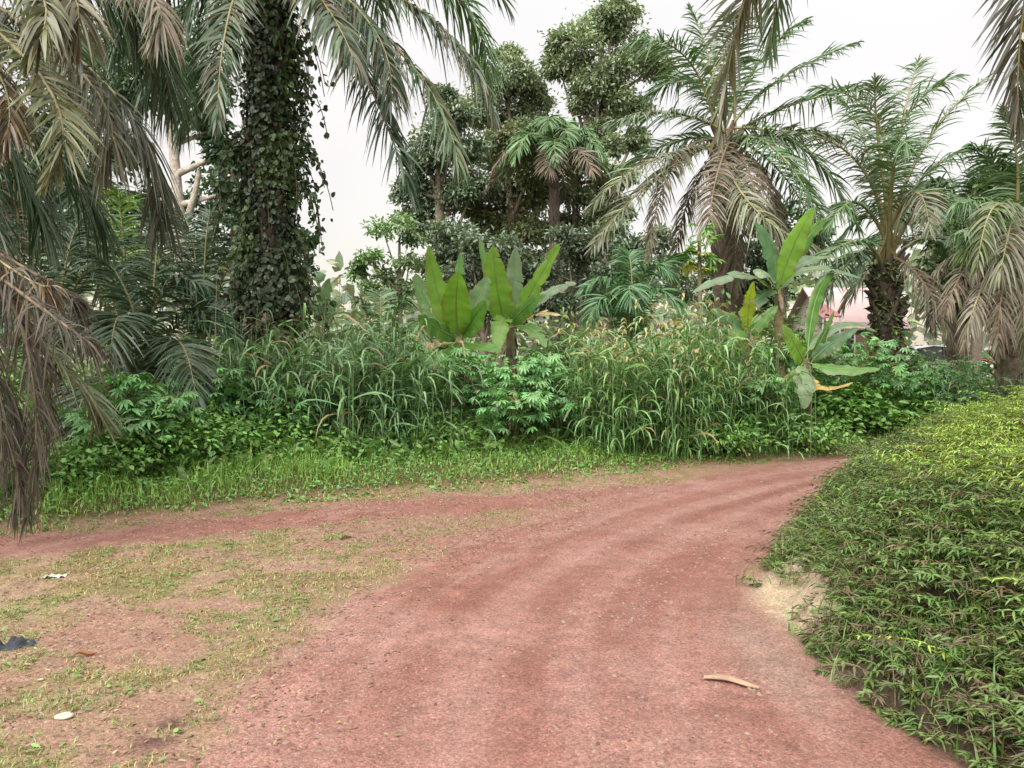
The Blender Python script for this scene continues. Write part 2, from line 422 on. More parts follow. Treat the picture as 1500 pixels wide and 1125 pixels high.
def dens(x, y):
    ra, off, d, d2 = road_amount(x, y)
    g = .40 + 1.3 * sstep(-.6, -1.3, off) * sstep(-4.2, -1.9, off) + .5 * np.exp(-((off - .35) / .2) ** 2) + .5 * np.exp(-((off - .85) / .15) ** 2)
    return g * sstep(.3, .6, fbm(x * 1.3, y * 1.3, 3)) * (bank_in(x, y) < .05) * (verge_in(x, y) < .05) * (3.3 / np.maximum(y, 2)) ** .8
x, y = scatter(240000, -6, 6, 2.6, 11, dens)
pebbles(mb, x, y, (.0028 + .0095 * R.random(len(x)) ** 3) * (1 + .05 * y), 0.42 * np.array([RED, RED2, RED2 * .8, PALE, TAN * .95, V3(.5, .36, .3), RED]))
tag(mb.build('gravel', M_STONE), 'loose reddish gravel strewn over the dirt road and the lot beside it', 'gravel', kind='stuff')

# ------------------------------------------------------------------ plant builders
def jit(col, n, a=.18, hue=.08):
    return np.clip(np.asarray(col)[None] * (1 + a * R.standard_normal((n, 1))) * (1 + hue * R.standard_normal((n, 3))), .004, .95)
def bez(P0, P1, P2, t):
    t = np.asarray(t)[:, None]
    return (1 - t) ** 2 * P0 + 2 * t * (1 - t) * P1 + t * t * P2, nrm(2 * (1 - t) * (P1 - P0) + 2 * t * (P2 - P1))

GREEN = V3(.078, .148, .058); DKGREEN = V3(.042, .082, .040); GREY = V3(.105, .155, .09); BROWN = V3(.135, .115, .083); TANF = V3(.20, .175, .122); PALEG = V3(.155, .175, .105)
RACH = V3(.22, .20, .09)
def frond(P0, PM, P2, parent, origin, col=GREEN, ll=.75, n=62, w=.021, droop=.45, dead=0.0, label=None, bare=.16, lift=.25, rach=RACH, rr=.035, sweep=24, chaos=0.0, dcol=None):
    """one pinnate palm frond from base P0 through PM to tip P2"""
    P0, PM, P2 = map(lambda q: np.asarray(q, float), (P0, PM, P2))
    P1 = 2 * PM - (P0 + P2) / 2
    if dead > .6 and rach is RACH: rach = V3(.17, .13, .08)
    mb = MB(); n = int(n * 1.5); w = w * .78
    tt = np.linspace(0, 1, 16)
    Pr, _ = bez(P0, P1, P2, tt)
    mb.tube(Pr, rr * (1.25 - 1.1 * tt), 5, rach)
    t = np.sort(np.clip(np.linspace(bare, 1, n) + R.normal(0, .004, n), 0, 1))
    for sd in (-1, 1):
        B, T = bez(P0, P1, P2, t)
        S = np.cross(T, UP); ln = np.linalg.norm(S, axis=1, keepdims=True)
        S = np.where(ln > .12, S / np.maximum(ln, 1e-6), nrm(np.cross(T, V3(.3, 1, .2))))
        N = np.cross(S, T)
        u = (t - bare) / (1 - bare)
        L = ll * (.62 + .5 * np.sin(np.clip(u * .95 + .05, 0, 1) * math.pi) ** .8 - .30 * u ** 3) * R.uniform(.82, 1.12, n)
        a = np.radians(sweep + 18 * u + 38 * u ** 6 + R.normal(0, 8, n))
        lf = lift * (1 - u * .6) + R.normal(0, .22, n)
        d = nrm(S * sd * np.cos(a)[:, None] + T * np.sin(a)[:, None] + N * lf[:, None])
        if chaos: d = nrm(d + chaos * R.standard_normal((n, 3)))
        k = np.linspace(0, 1, 5)
        dr = droop * R.uniform(.6, 1.4, n)
        P = B[:, None] + d[:, None] * (L[:, None] * k)[..., None]
        P = P - UP * (dr[:, None] * L[:, None] * k ** 2)[..., None]
        wd = nrm(T - (T * d).sum(1, keepdims=True) * d + .5 * R.standard_normal((n, 3)))
        W = w * R.uniform(.8, 1.2, (n, 1)) * np.array([.5, 1, .95, .65, .06])[None]
        C = jit(col, n, .14, .05)
        if dead:
            m = (R.random(n) < dead)[:, None]
            C = np.where(m, jit(BROWN if dcol is None else dcol, n, .2, .06), C)
        mb.strips(P, W, wd, C)
    o = mb.build('frond', M_DRY if dead > .7 else M_PALM, parent, origin=origin)
    if label: o['label'] = label
    return o

def palm_trunk(P0, P1, r0, r1, parent, origin, col=V3(.105, .08, .06), stubs=60, moss=0.0, stublen=.16):
    mb = MB(); t = np.linspace(0, 1, 22)
    P = P0 + (P1 - P0) * t[:, None]
    rad = (r0 + (r1 - r0) * t) * (1 + .07 * R.standard_normal(22))
    mb.tube(P, rad, 11, col)
    n = stubs
    h = R.random(n); a = np.arange(n) * 2.4
    for i in range(n):
        c = P0 + (P1 - P0) * h[i]; rr_ = r0 + (r1 - r0) * h[i]
        out = V3(math.cos(a[i]), math.sin(a[i]), 0)
        b = c + out * rr_ * .8
        tp = b + out * stublen * R.uniform(.5, 1.1) + UP * stublen * R.uniform(.6, 1.3)
        cc = np.clip(col * R.uniform(.6, 1.7), 0, 1)
        mb.tube(np.stack([b - UP * .05, (b + tp) / 2, tp]), np.array([.09, .065, .03]) * (r0 / .3), 5, cc)
    if moss:
        n = int(moss); h = R.random(n) ** 1.2; a = R.uniform(0, 6.28, n)
        out = np.stack([np.cos(a), np.sin(a), 0 * a], 1)
        B = P0 + (P1 - P0) * h[:, None] + out * ((r0 + (r1 - r0) * h) * 1.05)[:, None]
        D = nrm(out + R.normal(0, .5, (n, 3)) + UP * R.uniform(-.3, .9, (n, 1)))
        mb.leaves(B, D, out + UP, R.uniform(.10, .26, n), R.uniform(.03, .06, n), jit(V3(.10, .13, .04), n, .3, .12), .2, .3)
    return mb.build('trunk', M_BARK, parent, smooth=False, origin=origin)

def dir_az(az, el):
    a, e_ = math.radians(az), math.radians(el)
    return V3(math.sin(a) * math.cos(e_), math.cos(a) * math.cos(e_), math.sin(e_))
def auto_frond(crown, az, el, L, sag, parent, origin, **kw):
    d = dir_az(az, el); h = nrm(V3(d[0], d[1], 0))
    P0 = crown + h * .12
    PM = P0 + d * L * .52 - UP * sag * L * .10
    P2 = P0 + d * L * .80 + h * L * .12 - UP * sag * L * .62
    return frond(P0, PM, P2, parent, origin, **kw)

def set_frond(o, base, P0, mid, tip, ctrl=False, **kw):
    if ctrl: return frond(P0, (np.asarray(P0, float) + 2 * at(*mid) + at(*tip)) / 4, at(*tip), o, base, **kw)
    return frond(P0, at(*mid), at(*tip), o, base, **kw)

def tree(base, top, clumps, name, label, cat='tree', n=420, ls=.2, col=GREEN, trunk_r=.22, bark=V3(.16, .13, .10), bare=.35, spread=.42, sub=9, droop=.25, limbs=True):
    """broadleaf tree: trunk with limbs to each leaf clump; clumps are (centre, radius)"""
    base = np.asarray(base, float); base[2] = float(gz(base[0], base[1])) - .05
    o = thing(name, base, label, cat)
    top = np.asarray(top, float)
    mb = MB(); t = np.linspace(0, 1, 12)
    bend = nrm(np.cross(top - base, V3(0, 1, 0))) * .25
    P = base + (top - base) * t[:, None] + bend * np.sin(t * math.pi)[:, None] * R.uniform(-1, 1)
    mb.tube(P, trunk_r * (1.1 - .75 * t), 8, bark)
    lf = MB()
    for c, r in clumps:
        c = np.asarray(c, float)
        if limbs:
            s0 = P[int(np.clip(len(P) * R.uniform(bare, .95), 1, len(P) - 1))]
            if s0[2] > c[2] - r * .2: s0 = P[max(1, int(np.argmin(np.abs(P[:, 2] - (c[2] - r)))))]
            q = np.linspace(0, 1, 6)
            B, _ = bez(s0, (s0 + c) / 2 + UP * -.15 * r, c, q)
            mb.tube(B, trunk_r * .38 * (1.1 - .9 * q), 5, bark)
        S = nrm(R.standard_normal((sub, 3))) * r * R.uniform(.35, 1.0, (sub, 1)) * V3(1, 1, .8)
        if limbs:
            for s_ in S[:6]:
                B, _ = bez(c - UP * r * .25, c + s_ * .5 - UP * .1 * r, c + s_, np.linspace(0, 1, 4))
                mb.tube(B, np.array([.03, .022, .015, .006]) * max(.6, r), 4, bark)
        m = n
        own = R.integers(0, sub, m)
        Pp = c + S[own] + R.standard_normal((m, 3)) * r * spread * V3(1, 1, .62) * .75
        D = nrm(nrm(Pp - c) * .8 + R.standard_normal((m, 3)) * .8 - UP * droop)
        N = nrm(UP + R.standard_normal((m, 3)) * .6)
        subc = 1 + .2 * R.standard_normal((sub, 1))
        lf.leaves(Pp, D, N, ls * R.uniform(.7, 1.3, m), ls * R.uniform(.38, .55, m), np.clip(jit(col, m, .15, .07) * subc[own], .004, 1), .2, .15)
    mb.build('trunk', M_BARK, o, smooth=True, origin=base)
    lf.build('crown', M_LEAF, o, origin=base)
    return o

def pxclumps(lst, Y, dj=1.0):
    out = []
    for px, py, rp in lst:
        r = rp / FOC * Y
        out.append((at(px, py, Y + R.uniform(-1, 1) * dj * r), r))
    return out

def shrub(base, w, h, name, label, cat='shrub', n=900, ls=.09, col=V3(.06, .15, .045), group=None, asp=.5, hollow=.35):
    base = np.asarray(base, float); base[2] = float(gz(base[0], base[1]))
    o = thing(name, base, label, cat, group)
    st = MB(); lf = MB()
    k = 11
    for i in range(k):
        a = R.uniform(0, 6.28); rr_ = math.sqrt(R.random()) * w / 2
        tip = base + V3(math.cos(a) * rr_, math.sin(a) * rr_ * .8, h * R.uniform(.55, .95) * (1 - .45 * (rr_ / (w / 2)) ** 2))
        B, _ = bez(base + R.normal(0, .05, 3) * V3(1, 1, 0), base * .5 + tip * .5 + UP * .12 * h, tip, np.linspace(0, 1, 6))
        st.tube(B, .012 * np.linspace(1.2, .3, 6), 4, V3(.13, .12, .06))
        m = n // k
        c = B[R.integers(3, 6, m)] + R.standard_normal((m, 3)) * V3(w * .15, w * .13, h * .13)
        c[:, 2] = np.maximum(c[:, 2], base[2] + .04)
        D = nrm(c - B[3] + R.standard_normal((m, 3)) * .35)
        D[:, 2] = D[:, 2] * .5 - .15
        lf.leaves(c, D, UP + R.normal(0, .4, (m, 3)), ls * R.uniform(.7, 1.35, m), ls * asp * R.uniform(.8, 1.2, m), jit(col * R.uniform(.85, 1.2), m, .16, .08), .15, .2)
    st.build('stem', M_BARK, o, origin=base)
    lf.build('foliage', M_LEAF, o, origin=base)
    return o

def palmate(mb, c, n, size, col, tiltv=.35):
    """cassava type leaves: seven narrow lobes round a point"""
    az = R.uniform(0, 6.28, n)
    N = nrm(UP + R.standard_normal((n, 3)) * tiltv)
    X = nrm(np.cross(N, np.stack([np.cos(az), np.sin(az), 0 * az], 1))); Y_ = np.cross(N, X)
    L = size * R.uniform(.75, 1.25, n)
    C = jit(col, n, .14, .06)
    for q in range(7):
        a = (q - 3) * .62
        D = X * math.cos(a) + Y_ * math.sin(a) - N * .28
        mb.leaves(c, D, N, L * (1 - .07 * abs(q - 3)), L * .24, C, .12, .22)
def cassava(base, h, label, n_stem=5, w=.9, size=.15, col=V3(.07, .175, .075), leaves=26):
    base = np.asarray(base, float); base[2] = float(gz(base[0], base[1]))
    o = thing('cassava_shrub', base, label, 'shrub', 'cassava shrubs in the undergrowth')
    st = MB(); lf = MB()
    for i in range(n_stem):
        a = R.uniform(0, 6.28); q = R.random() ** .6 * w * .55
        tip = base + V3(math.cos(a) * q, math.sin(a) * q, h * R.uniform(.72, 1.0))
        B, _ = bez(base + R.normal(0, .06, 3) * V3(1, 1, 0), base * .6 + tip * .4 + UP * .2 * h, tip, np.linspace(0, 1, 7))
        st.tube(B, .016 * np.linspace(1.2, .5, 7), 5, V3(.16, .13, .08))
        m = leaves
        s0 = B[np.clip((7 * (1 - R.random(m) ** 1.6 * .62)).astype(int), 0, 6)]
        az = R.uniform(0, 6.28, m)
        e_ = s0 + np.stack([np.cos(az), np.sin(az), R.uniform(.0, .7, m)], 1) * R.uniform(.12, .34, (m, 1)) * (w / .9)
        Pp = np.stack([s0, (s0 + e_) / 2 + UP * .03, e_], 1)
        lf.strips(Pp, np.full((m, 3), .004), nrm(np.cross(e_ - s0, UP)), V3(.25, .12, .06))
        palmate(lf, e_, m, size, col)
    st.build('stem', M_BARK, o, origin=base)
    lf.build('foliage', M_LEAF, o, origin=base)
    return o

def banana_leaf(P0, PM, P2, width, parent, origin, col=V3(.13, .26, .035), face=V3(0, -1, .35), fold=.35, torn=0, pet=.12, label=None, matr=None, rib=V3(.20, .30, .09)):
    P0, PM, P2 = map(lambda q: np.asarray(q, float), (P0, PM, P2))
    P1 = 2 * PM - (P0 + P2) / 2
    mb = MB(); nr = 30
    tt = np.linspace(0, 1, nr)
    B, T = bez(P0, P1, P2, tt)
    mb.tube(B, .019 * (1.15 - tt) * (width / .5) ** .5, 5, rib)
    width = width * .86
    S = nrm(np.cross(T, face)); N = np.cross(S, T)
    u = np.clip((tt - pet) / (1 - pet), 0, 1)
    prof = np.clip(np.sin(np.clip(u, 0, 1) ** .75 * math.pi) ** .55, 0, 1) * (tt > pet)
    prof *= (1 + .05 * np.sin(tt * 23 + R.uniform(0, 6)) + .04 * R.standard_normal(nr))
    torn = max(torn, int(R.integers(1, 3)))
    cuts = sorted(R.choice(np.arange(8, nr - 3), size=torn, replace=False)) if torn else []
    for sd in (-1, 1):
        bounds = [0] + [c for c in cuts if R.random() < .8] + [nr - 1]
        for a, b in zip(bounds[:-1], bounds[1:]):
            ii = np.arange(a, b + 1)
            ext = R.uniform(-.05, .35) if torn else 0.0
            sh = np.ones(len(ii))
            if torn and len(ii) > 2: sh[0] = sh[-1] = .86
            rows = []
            for q in (0, .35, .7, 1.0):
                hw = width * .5 * prof[ii] * q * sh
                lift = fold * q - (fold + ext) * .75 * q * q + .10 * q * np.sin(ii * .8 + sd) + .06 * q * np.sin(ii * 2.1)
                rows.append(B[ii] + S[ii] * sd * hw[:, None] + N[ii] * (hw * lift)[:, None] - UP * (ext * hw * q)[:, None])
            V = np.stack(rows, 1)
            k = len(ii); i = np.arange(k - 1)[:, None] * 4 + np.arange(3)[None]
            F = np.stack([i, i + 1, i + 5, i + 4], -1).reshape(-1, 4)
            C = np.broadcast_to(col * R.uniform(.93, 1.07), (k, 4, 3)) * (1 + .07 * R.standard_normal((k, 1, 1)))
            edge = (R.random(k) < .35)[:, None]
            C[:, 3] = np.where(edge, V3(.20, .15, .05), C[:, 3])
            mb.add(V, F, C.reshape(-1, 3))
    o = mb.build('leaf', matr or M_BANANA, parent, smooth=True, origin=origin)
    if label: o['label'] = label
    return o
def banana(base, top, r, label, cat='banana plant', col=V3(.17, .14, .07)):
    base = np.asarray(base, float); base[2] = float(gz(base[0], base[1]))
    o = thing('banana_plant', base, label, cat, 'banana plants')
    mb = MB(); t = np.linspace(0, 1, 9)
    P = base + (np.asarray(top) - base) * t[:, None]
    mb.tube(P, r * (1.15 - .55 * t), 9, col)
    n = 16; a = R.uniform(0, 6.28, n); out = np.stack([np.cos(a), np.sin(a), 0 * a], 1)
    h = R.random(n)
    B = base + (np.asarray(top) - base) * h[:, None] + out * (r * (1.1 - .5 * h))[:, None]
    mb.leaves(B, out * .4 - UP, out, R.uniform(.2, .5, n), R.uniform(.05, .1, n), jit(BROWN, n, .2), .1, .1)
    mb.build('pseudostem', M_BARK, o, smooth=True, origin=base)
    return o, base

def tall_grass(name, label, pts, hmin, hmax, col, heads=.0, leaves=6, ll=.75, lw=.0125, headcol=V3(.40, .37, .20), kind='stuff', lean=.25, dry=.04):
    n = len(pts)
    mb = MB()
    x, y = pts[:, 0], pts[:, 1]; z = gz(x, y)
    B = np.stack([x, y, z], 1)
    az = R.uniform(0, 6.28, n); h = R.uniform(hmin, hmax, n) * (.62 + .75 * fbm(x * 1.4 + 4, y * 1.4, 2))
    L = np.stack([np.cos(az), np.sin(az), 0 * az], 1) * (h * R.uniform(.05, 1, n) * lean)[:, None]
    k = np.linspace(0, 1, 6)
    P = B[:, None] + L[:, None] * (k ** 1.8)[None, :, None] + UP * (h[:, None] * k)[..., None]
    mb.strips(P, np.full((n, 1), .006) * (1.2 - .7 * k)[None], nrm(np.cross(L + 1e-5, UP)), jit(col * .95, n))
    for q in range(leaves):
        f = (q + R.uniform(.3, 1.1, n)) / (leaves + .6)
        b = B + L * (f ** 1.8)[:, None] + UP * (h * f)[:, None]
        a2 = R.uniform(0, 6.28, n)
        out = np.stack([np.cos(a2), np.sin(a2), 0 * a2], 1)
        up = R.uniform(.5, 1.5, n)
        l = ll * R.uniform(.6, 1.25, n)
        kk = np.linspace(0, 1, 7)
        hx = np.sin(kk * 1.35)[None] * .62; vz = (up[:, None] * kk * .55 - (.72 + .3 * up[:, None]) * kk ** 2.4 * .62)
        Pp = b[:, None] + out[:, None] * (hx * l[:, None])[..., None] + UP * (vz * l[:, None])[..., None]
        Pp[:, :, 2] = np.maximum(Pp[:, :, 2], (z + .03)[:, None])
        W = lw * R.uniform(.7, 1.3, (n, 1)) * np.array([.6, 1, 1, .9, .75, .5, .05])[None]
        S = nrm(np.cross(out, UP) + .35 * R.standard_normal((n, 3)))
        C = jit(col, n, .26, .08)
        C = np.where((R.random(n) < dry)[:, None], jit(V3(.22, .18, .09), n), C)
        mb.strips(Pp, W, S, C)
    if heads:
        m = R.random(n) < heads
        b = (B + L + UP * h[:, None])[m]; nn = len(b)
        o_ = nrm(L[m] + R.normal(0, .25, (nn, 3)) * V3(1, 1, 0)); l = R.uniform(.18, .38, nn)
        kk = np.linspace(0, 1, 5)
        Pp = b[:, None] + o_[:, None] * (l[:, None] * (kk ** 1.4 * .6))[..., None] + UP * (l[:, None] * (kk * .8 - .8 * kk ** 2.4))[..., None]
        W = np.full((nn, 1), .0135) * R.uniform(.8, 1.4, (nn, 1)) * np.array([.3, 1, 1, .8, .15])[None]
        C = jit(headcol, nn, .15, .06)
        mb.strips(Pp, W, nrm(np.cross(o_, UP)), C); mb.strips(Pp, W, np.broadcast_to(UP, (nn, 3)), C)
        mb.strips(Pp, W * 1.1, nrm(np.cross(o_, UP) + UP), C)
    return tag(mb.build(name, M_GRASS), label, 'grass', kind=kind)

def blades(mb, x, y, h, w, col, lean=.6, seg=4):
    n = len(x)
    B = np.stack([x, y, gz(x, y) - .003], 1)
    a = R.uniform(0, 6.28, n); o_ = np.stack([np.cos(a), np.sin(a), 0 * a], 1)
    k = np.linspace(0, 1, seg)
    ln = lean * R.uniform(.2, 1.3, n)
    P = B[:, None] + o_[:, None] * ((h * ln)[:, None] * k ** 1.7)[..., None] + UP * (h[:, None] * (k - .3 * ln[:, None] * k ** 2))[..., None]
    W = w[:, None] * np.concatenate([[.8], np.linspace(1, .05, seg - 1)])[None]
    mb.strips(P, W, nrm(np.cross(o_, UP) + .3 * R.standard_normal((n, 3))), col)

# ------------------------------------------------------------------ palms
# -- ivy clad palm, left of the middle
bx = at(392, 560, 12.6); base = V3(bx[0], 12.6, float(gz(bx[0], 12.6)))
ivy_crown = at(398, -75, 12.6)
o = thing('oil_palm', base, 'tall oil palm left of the middle, its trunk clad in dark creepers', 'palm tree', 'oil palms')
palm_trunk(base - UP * .1, ivy_crown, .27, .24, o, base, V3(.035, .028, .022), stubs=120, stublen=.22)
FS = [((512, 72, 11.8), (602, 285, 11.2), dict(col=DKGREEN * .85, ll=.62, dead=.03, droop=.75)),
      ((590, 80, 12.0), (672, 250, 11.4), dict(col=GREEN * .8, ll=.48, dead=.2, droop=1.0)),
      ((615, 15, 12.4), (724, 170, 12.2), dict(col=GREY * .85, ll=.52, dead=.2, droop=1.0)),
      ((640, -30, 13.2), (718, 125, 13.6), dict(col=GREEN * 1.1, ll=.65, droop=.8)),
      ((470, 0, 11.2), (520, 95, 10.6), dict(col=GREY * .8, ll=.5, dead=.25, droop=.9)),
      ((530, 20, 11.6), (572, 150, 11.2), dict(col=DKGREEN, ll=.5, dead=.2, droop=1.0)),
      ((342, 0, 11.4), (318, 185, 10.8), dict(col=GREY * .85, ll=.46, dead=.12, droop=.45)),
      ((285, -5, 12.0), (205, 165, 11.6), dict(col=DKGREEN, ll=.75, droop=.9)),
      ((270, -60, 13.2), (165, 75, 13.6), dict(col=DKGREEN, ll=.75, droop=.9)),
      ((330, 40, 13.8), (262, 200, 14.6), dict(col=DKGREEN, ll=.7, droop=.9)),
      ((480, -20, 14), (560, 110, 15.4), dict(col=GREY, ll=.6, droop=.9, dead=.2))]
for mid, tip, kw in FS:
    set_frond(o, base, ivy_crown + R.normal(0, .12, 3), mid, tip, n=74, w=.026, **kw)
for i in range(12):
    auto_frond(ivy_crown, i * 137.5, 70 - i * 4, 4.6, .7, o, base, col=GREEN * R.uniform(.8, 1.1), n=60, w=.026)

# creeper on its trunk
def creeper():
    o = thing('climbing_vine', base + V3(0, -.35, 0), 'heart leaved creeper swathing the trunk of the tall palm left of the middle', 'vine')
    org = np.array(o.location); lf = MB(); st = MB()
    n = 21000
    z = base[2] + R.random(n) * 9.0
    bulge = lambda zz, a: .19 + (.34 - .09 * sstep(5.2, 7, zz)) * fbm(zz * .8 + 3, np.cos(a) * 1.6 + 4, 3) ** 1.3 * 1.2 - .04 * np.exp(-((zz - 4.0) / .5) ** 2) + .20 * np.maximum(np.cos(a - .2), 0) * np.exp(-((zz - 5.2) / 1.3) ** 2) + .18 * np.exp(-((zz - 2.6) / .6) ** 2)
    a = R.uniform(0, 6.28, n)
    rr_ = bulge(z, a) * R.uniform(.65, 1.2, n)
    out = np.stack([np.cos(a), np.sin(a), 0 * a], 1)
    cx = base[0] + (ivy_crown[0] - base[0]) * (z - base[2]) / (ivy_crown[2] - base[2])
    P = np.stack([cx, np.full(n, base[1]), z], 1) + out * rr_[:, None]
    D = nrm(-UP * 1.0 + out * .45 + R.normal(0, .45, (n, 3)))
    patch = fbm(z * 1.1, a * 1.2, 2)
    C = np.where((patch > .56)[:, None], jit(V3(.075, .125, .045), n, .3, .08), jit(V3(.038, .062, .03), n, .35, .08))
    C = np.where(((z < 2.4) & (patch < .42))[:, None], jit(V3(.085, .068, .038), n, .25, .08), C)
    lf.leaves(P, D, out + R.normal(0, .3, (n, 3)), R.uniform(.05, .13, n), R.uniform(.04, .095, n), C, .1, .15)
    for q in range(46):                                            # loose strands that hang free
        zz = R.uniform(2.6, 8.6); aa = R.choice([R.uniform(-.9, .9), R.uniform(-.9, .9), R.uniform(2.4, 3.9)])
        o_ = V3(math.cos(aa), math.sin(aa), 0)
        s0 = V3(base[0], base[1], zz) + o_ * float(bulge(np.array(zz), np.array(aa))) * .8
        ln = R.uniform(.5, 1.2)
        B, T = bez(s0, s0 + o_ * ln * .45 + UP * .1, s0 + o_ * ln * R.uniform(.35, .75) - UP * ln, np.linspace(0, 1, 9))
        st.tube(B, .007, 4, V3(.08, .07, .04))
        m = 22; ii = R.integers(1, 9, m)
        lf.leaves(B[ii] + R.normal(0, .04, (m, 3)), nrm(R.normal(0, .6, (m, 3)) - UP * .7), nrm(R.normal(0, .6, (m, 3)) + V3(0, -.6, .4)), R.uniform(.06, .15, m), R.uniform(.05, .11, m), jit(V3(.05, .085, .038), m, .2), .1, .1)
    for q in range(9):
        a0 = R.uniform(0, 6.28); zz = np.linspace(base[2], 8.6, 30)
        aa = a0 + .35 * np.sin(zz * .8 + q)
        P = np.stack([base[0] + np.cos(aa) * .29, base[1] + np.sin(aa) * .29, zz], 1)
        st.tube(P, .018, 5, V3(.05, .045, .03))
    st.build('stem', M_BARK, o, origin=org); lf.build('foliage', M_LEAF, o, origin=org)
creeper()

# -- big palm right of the middle
b = at(1066, 560, 20); base = V3(b[0], 20, float(gz(b[0], 20)))
crown = at(1062, 208, 20)
o = thing('oil_palm', base, 'big oil palm right of the middle with a skirt of brown dead fronds', 'palm tree', 'oil palms')
palm_trunk(base - UP * .1, crown + UP * .1, .34, .30, o, base, V3(.13, .095, .075), stubs=130, stublen=.3)
DEADL = 'dry brown frond hanging down'
FS = [((1008, 88, 19.6), (925, 62, 19), dict(col=GREEN * 1.1, ll=.95)),
      ((985, 165, 19), (893, 182, 18), dict(col=GREY * 1.05, ll=.75)),
      ((962, 232, 18.5), (862, 305, 17.6), dict(col=PALEG, ll=.72)),
      ((960, 262, 18.2), (868, 362, 17.2), dict(col=PALEG, ll=.7, dead=.1)),
      ((985, 245, 18.6), (945, 400, 17.8), dict(col=TANF, dead=.85, ll=.42, droop=.9, label=DEADL)),
      ((1047, 270, 18.2), (1040, 345, 17.8), dict(col=TANF, dead=.7, ll=.55, droop=.5, label=DEADL, bare=.05)),
      ((1100, 260, 18.4), (1102, 330, 18), dict(col=TANF, dead=.75, ll=.48, droop=.6, label=DEADL, bare=.1)),
      ((1075, 300, 19.2), (1078, 420, 19), dict(col=BROWN, dead=.95, ll=.5, droop=.9, label=DEADL)),
      ((1125, 270, 19.2), (1140, 390, 18.8), dict(col=BROWN, dead=.8, ll=.45, droop=.9, label=DEADL)),
      ((1140, 118, 20), (1257, 62, 20.5), dict(col=GREEN * 1.05, ll=.7)),
      ((1165, 152, 20.5), (1295, 128, 21), dict(col=GREEN * 1.15, ll=.9)),
      ((1145, 195, 19.4), (1225, 200, 19), dict(col=GREY, ll=.85, dead=.15)),
      ((1165, 210, 19), (1258, 335, 18.6), dict(col=GREEN, ll=.85)),
      ((1130, 215, 18.6), (1205, 330, 17.4), dict(col=GREEN * 1.1, ll=.8)),
      ((1100, 300, 17.6), (1195, 362, 17), dict(col=PALEG, ll=.7, droop=.9)),
      ((1110, 95, 20.5), (1180, 30, 21), dict(col=GREEN, ll=.8)),
      ((1040, 90, 20.8), (1010, 10, 21.5), dict(col=GREEN, ll=.8)),
      ((1000, 205, 20.5), (905, 250, 21), dict(col=GREEN, ll=.8)),
      ((1020, 120, 21), (950, 140, 22), dict(col=GREEN, ll=.8)),
      ((1075, 75, 19.5), (1075, 20, 18.6), dict(col=GREEN, ll=.8)),
      ((1150, 260, 21), (1215, 390, 21.5), dict(col=DKGREEN, ll=.8)),
      ((1010, 290, 21), (985, 420, 21.5), dict(col=BROWN, dead=.9, ll=.45, droop=.9, label=DEADL))]
for mid, tip, kw in FS:
    set_frond(o, base, crown + R.normal(0, .14, 3), mid, tip, n=62, w=.028, **kw)

# -- young palm at the right with upright fronds
b = at(1300, 560, 17); base = V3(b[0], 17, float(gz(b[0], 17)))
crown = at(1297, 392, 17)
o = thing('oil_palm', base, 'young oil palm by the parked cars, upright fronds above a dark mossy trunk', 'palm tree', 'oil palms')
palm_trunk(base - UP * .1, crown + UP * .1, .28, .21, o, base, V3(.06, .048, .038), stubs=90, moss=1300, stublen=.3)
FS = [((1312, 205, 17), (1402, 112, 16.6), dict(col=GREEN * 1.15, ll=.8)),
      ((1292, 195, 16.8), (1195, 128, 16.6), dict(col=GREEN * 1.15, ll=.85)),
      ((1288, 215, 16.2), (1282, 118, 15.6), dict(col=GREY * 1.1, ll=.72)),
      ((1262, 245, 16.6), (1148, 192, 16.4), dict(col=GREY, ll=.7, dead=.35)),
      ((1352, 218, 17), (1458, 105, 17.2), dict(col=GREEN * 1.1, ll=.75)),
      ((1345, 268, 17), (1440, 215, 17), dict(col=GREEN, ll=.8)),
      ((1352, 300, 16.6), (1425, 320, 16), dict(col=GREEN * .9, ll=.7)),
      ((1335, 285, 16.2), (1362, 340, 15.4), dict(col=PALEG, ll=.6, dead=.3)),
      ((1262, 300, 16.6), (1215, 330, 16.2), dict(col=GREEN, ll=.6)),
      ((1262, 355, 16), (1195, 385, 15.4), dict(col=GREEN, ll=.6, bare=.35)),
      ((1255, 375, 16.4), (1205, 440, 16), dict(col=DKGREEN, ll=.6, bare=.3)),
      ((1345, 405, 16.2), (1395, 500, 15.6), dict(col=TANF, dead=.9, ll=.55, droop=.9, label=DEADL)),
      ((1320, 190, 18), (1345, 90, 18.6), dict(col=GREEN, ll=.8)),
      ((1272, 225, 18), (1235, 150, 18.6), dict(col=GREEN, ll=.8)),
      ((1365, 350, 17.6), (1440, 400, 18), dict(col=DKGREEN, ll=.75)),
      ((1310, 240, 15.6), (1330, 215, 14.8), dict(col=GREEN, ll=.7))]
for mid, tip, kw in FS:
    set_frond(o, base, crown + R.normal(0, .1, 3), mid, tip, n=46, w=.022, bare=kw.pop('bare', .28), rr=.045, **kw)

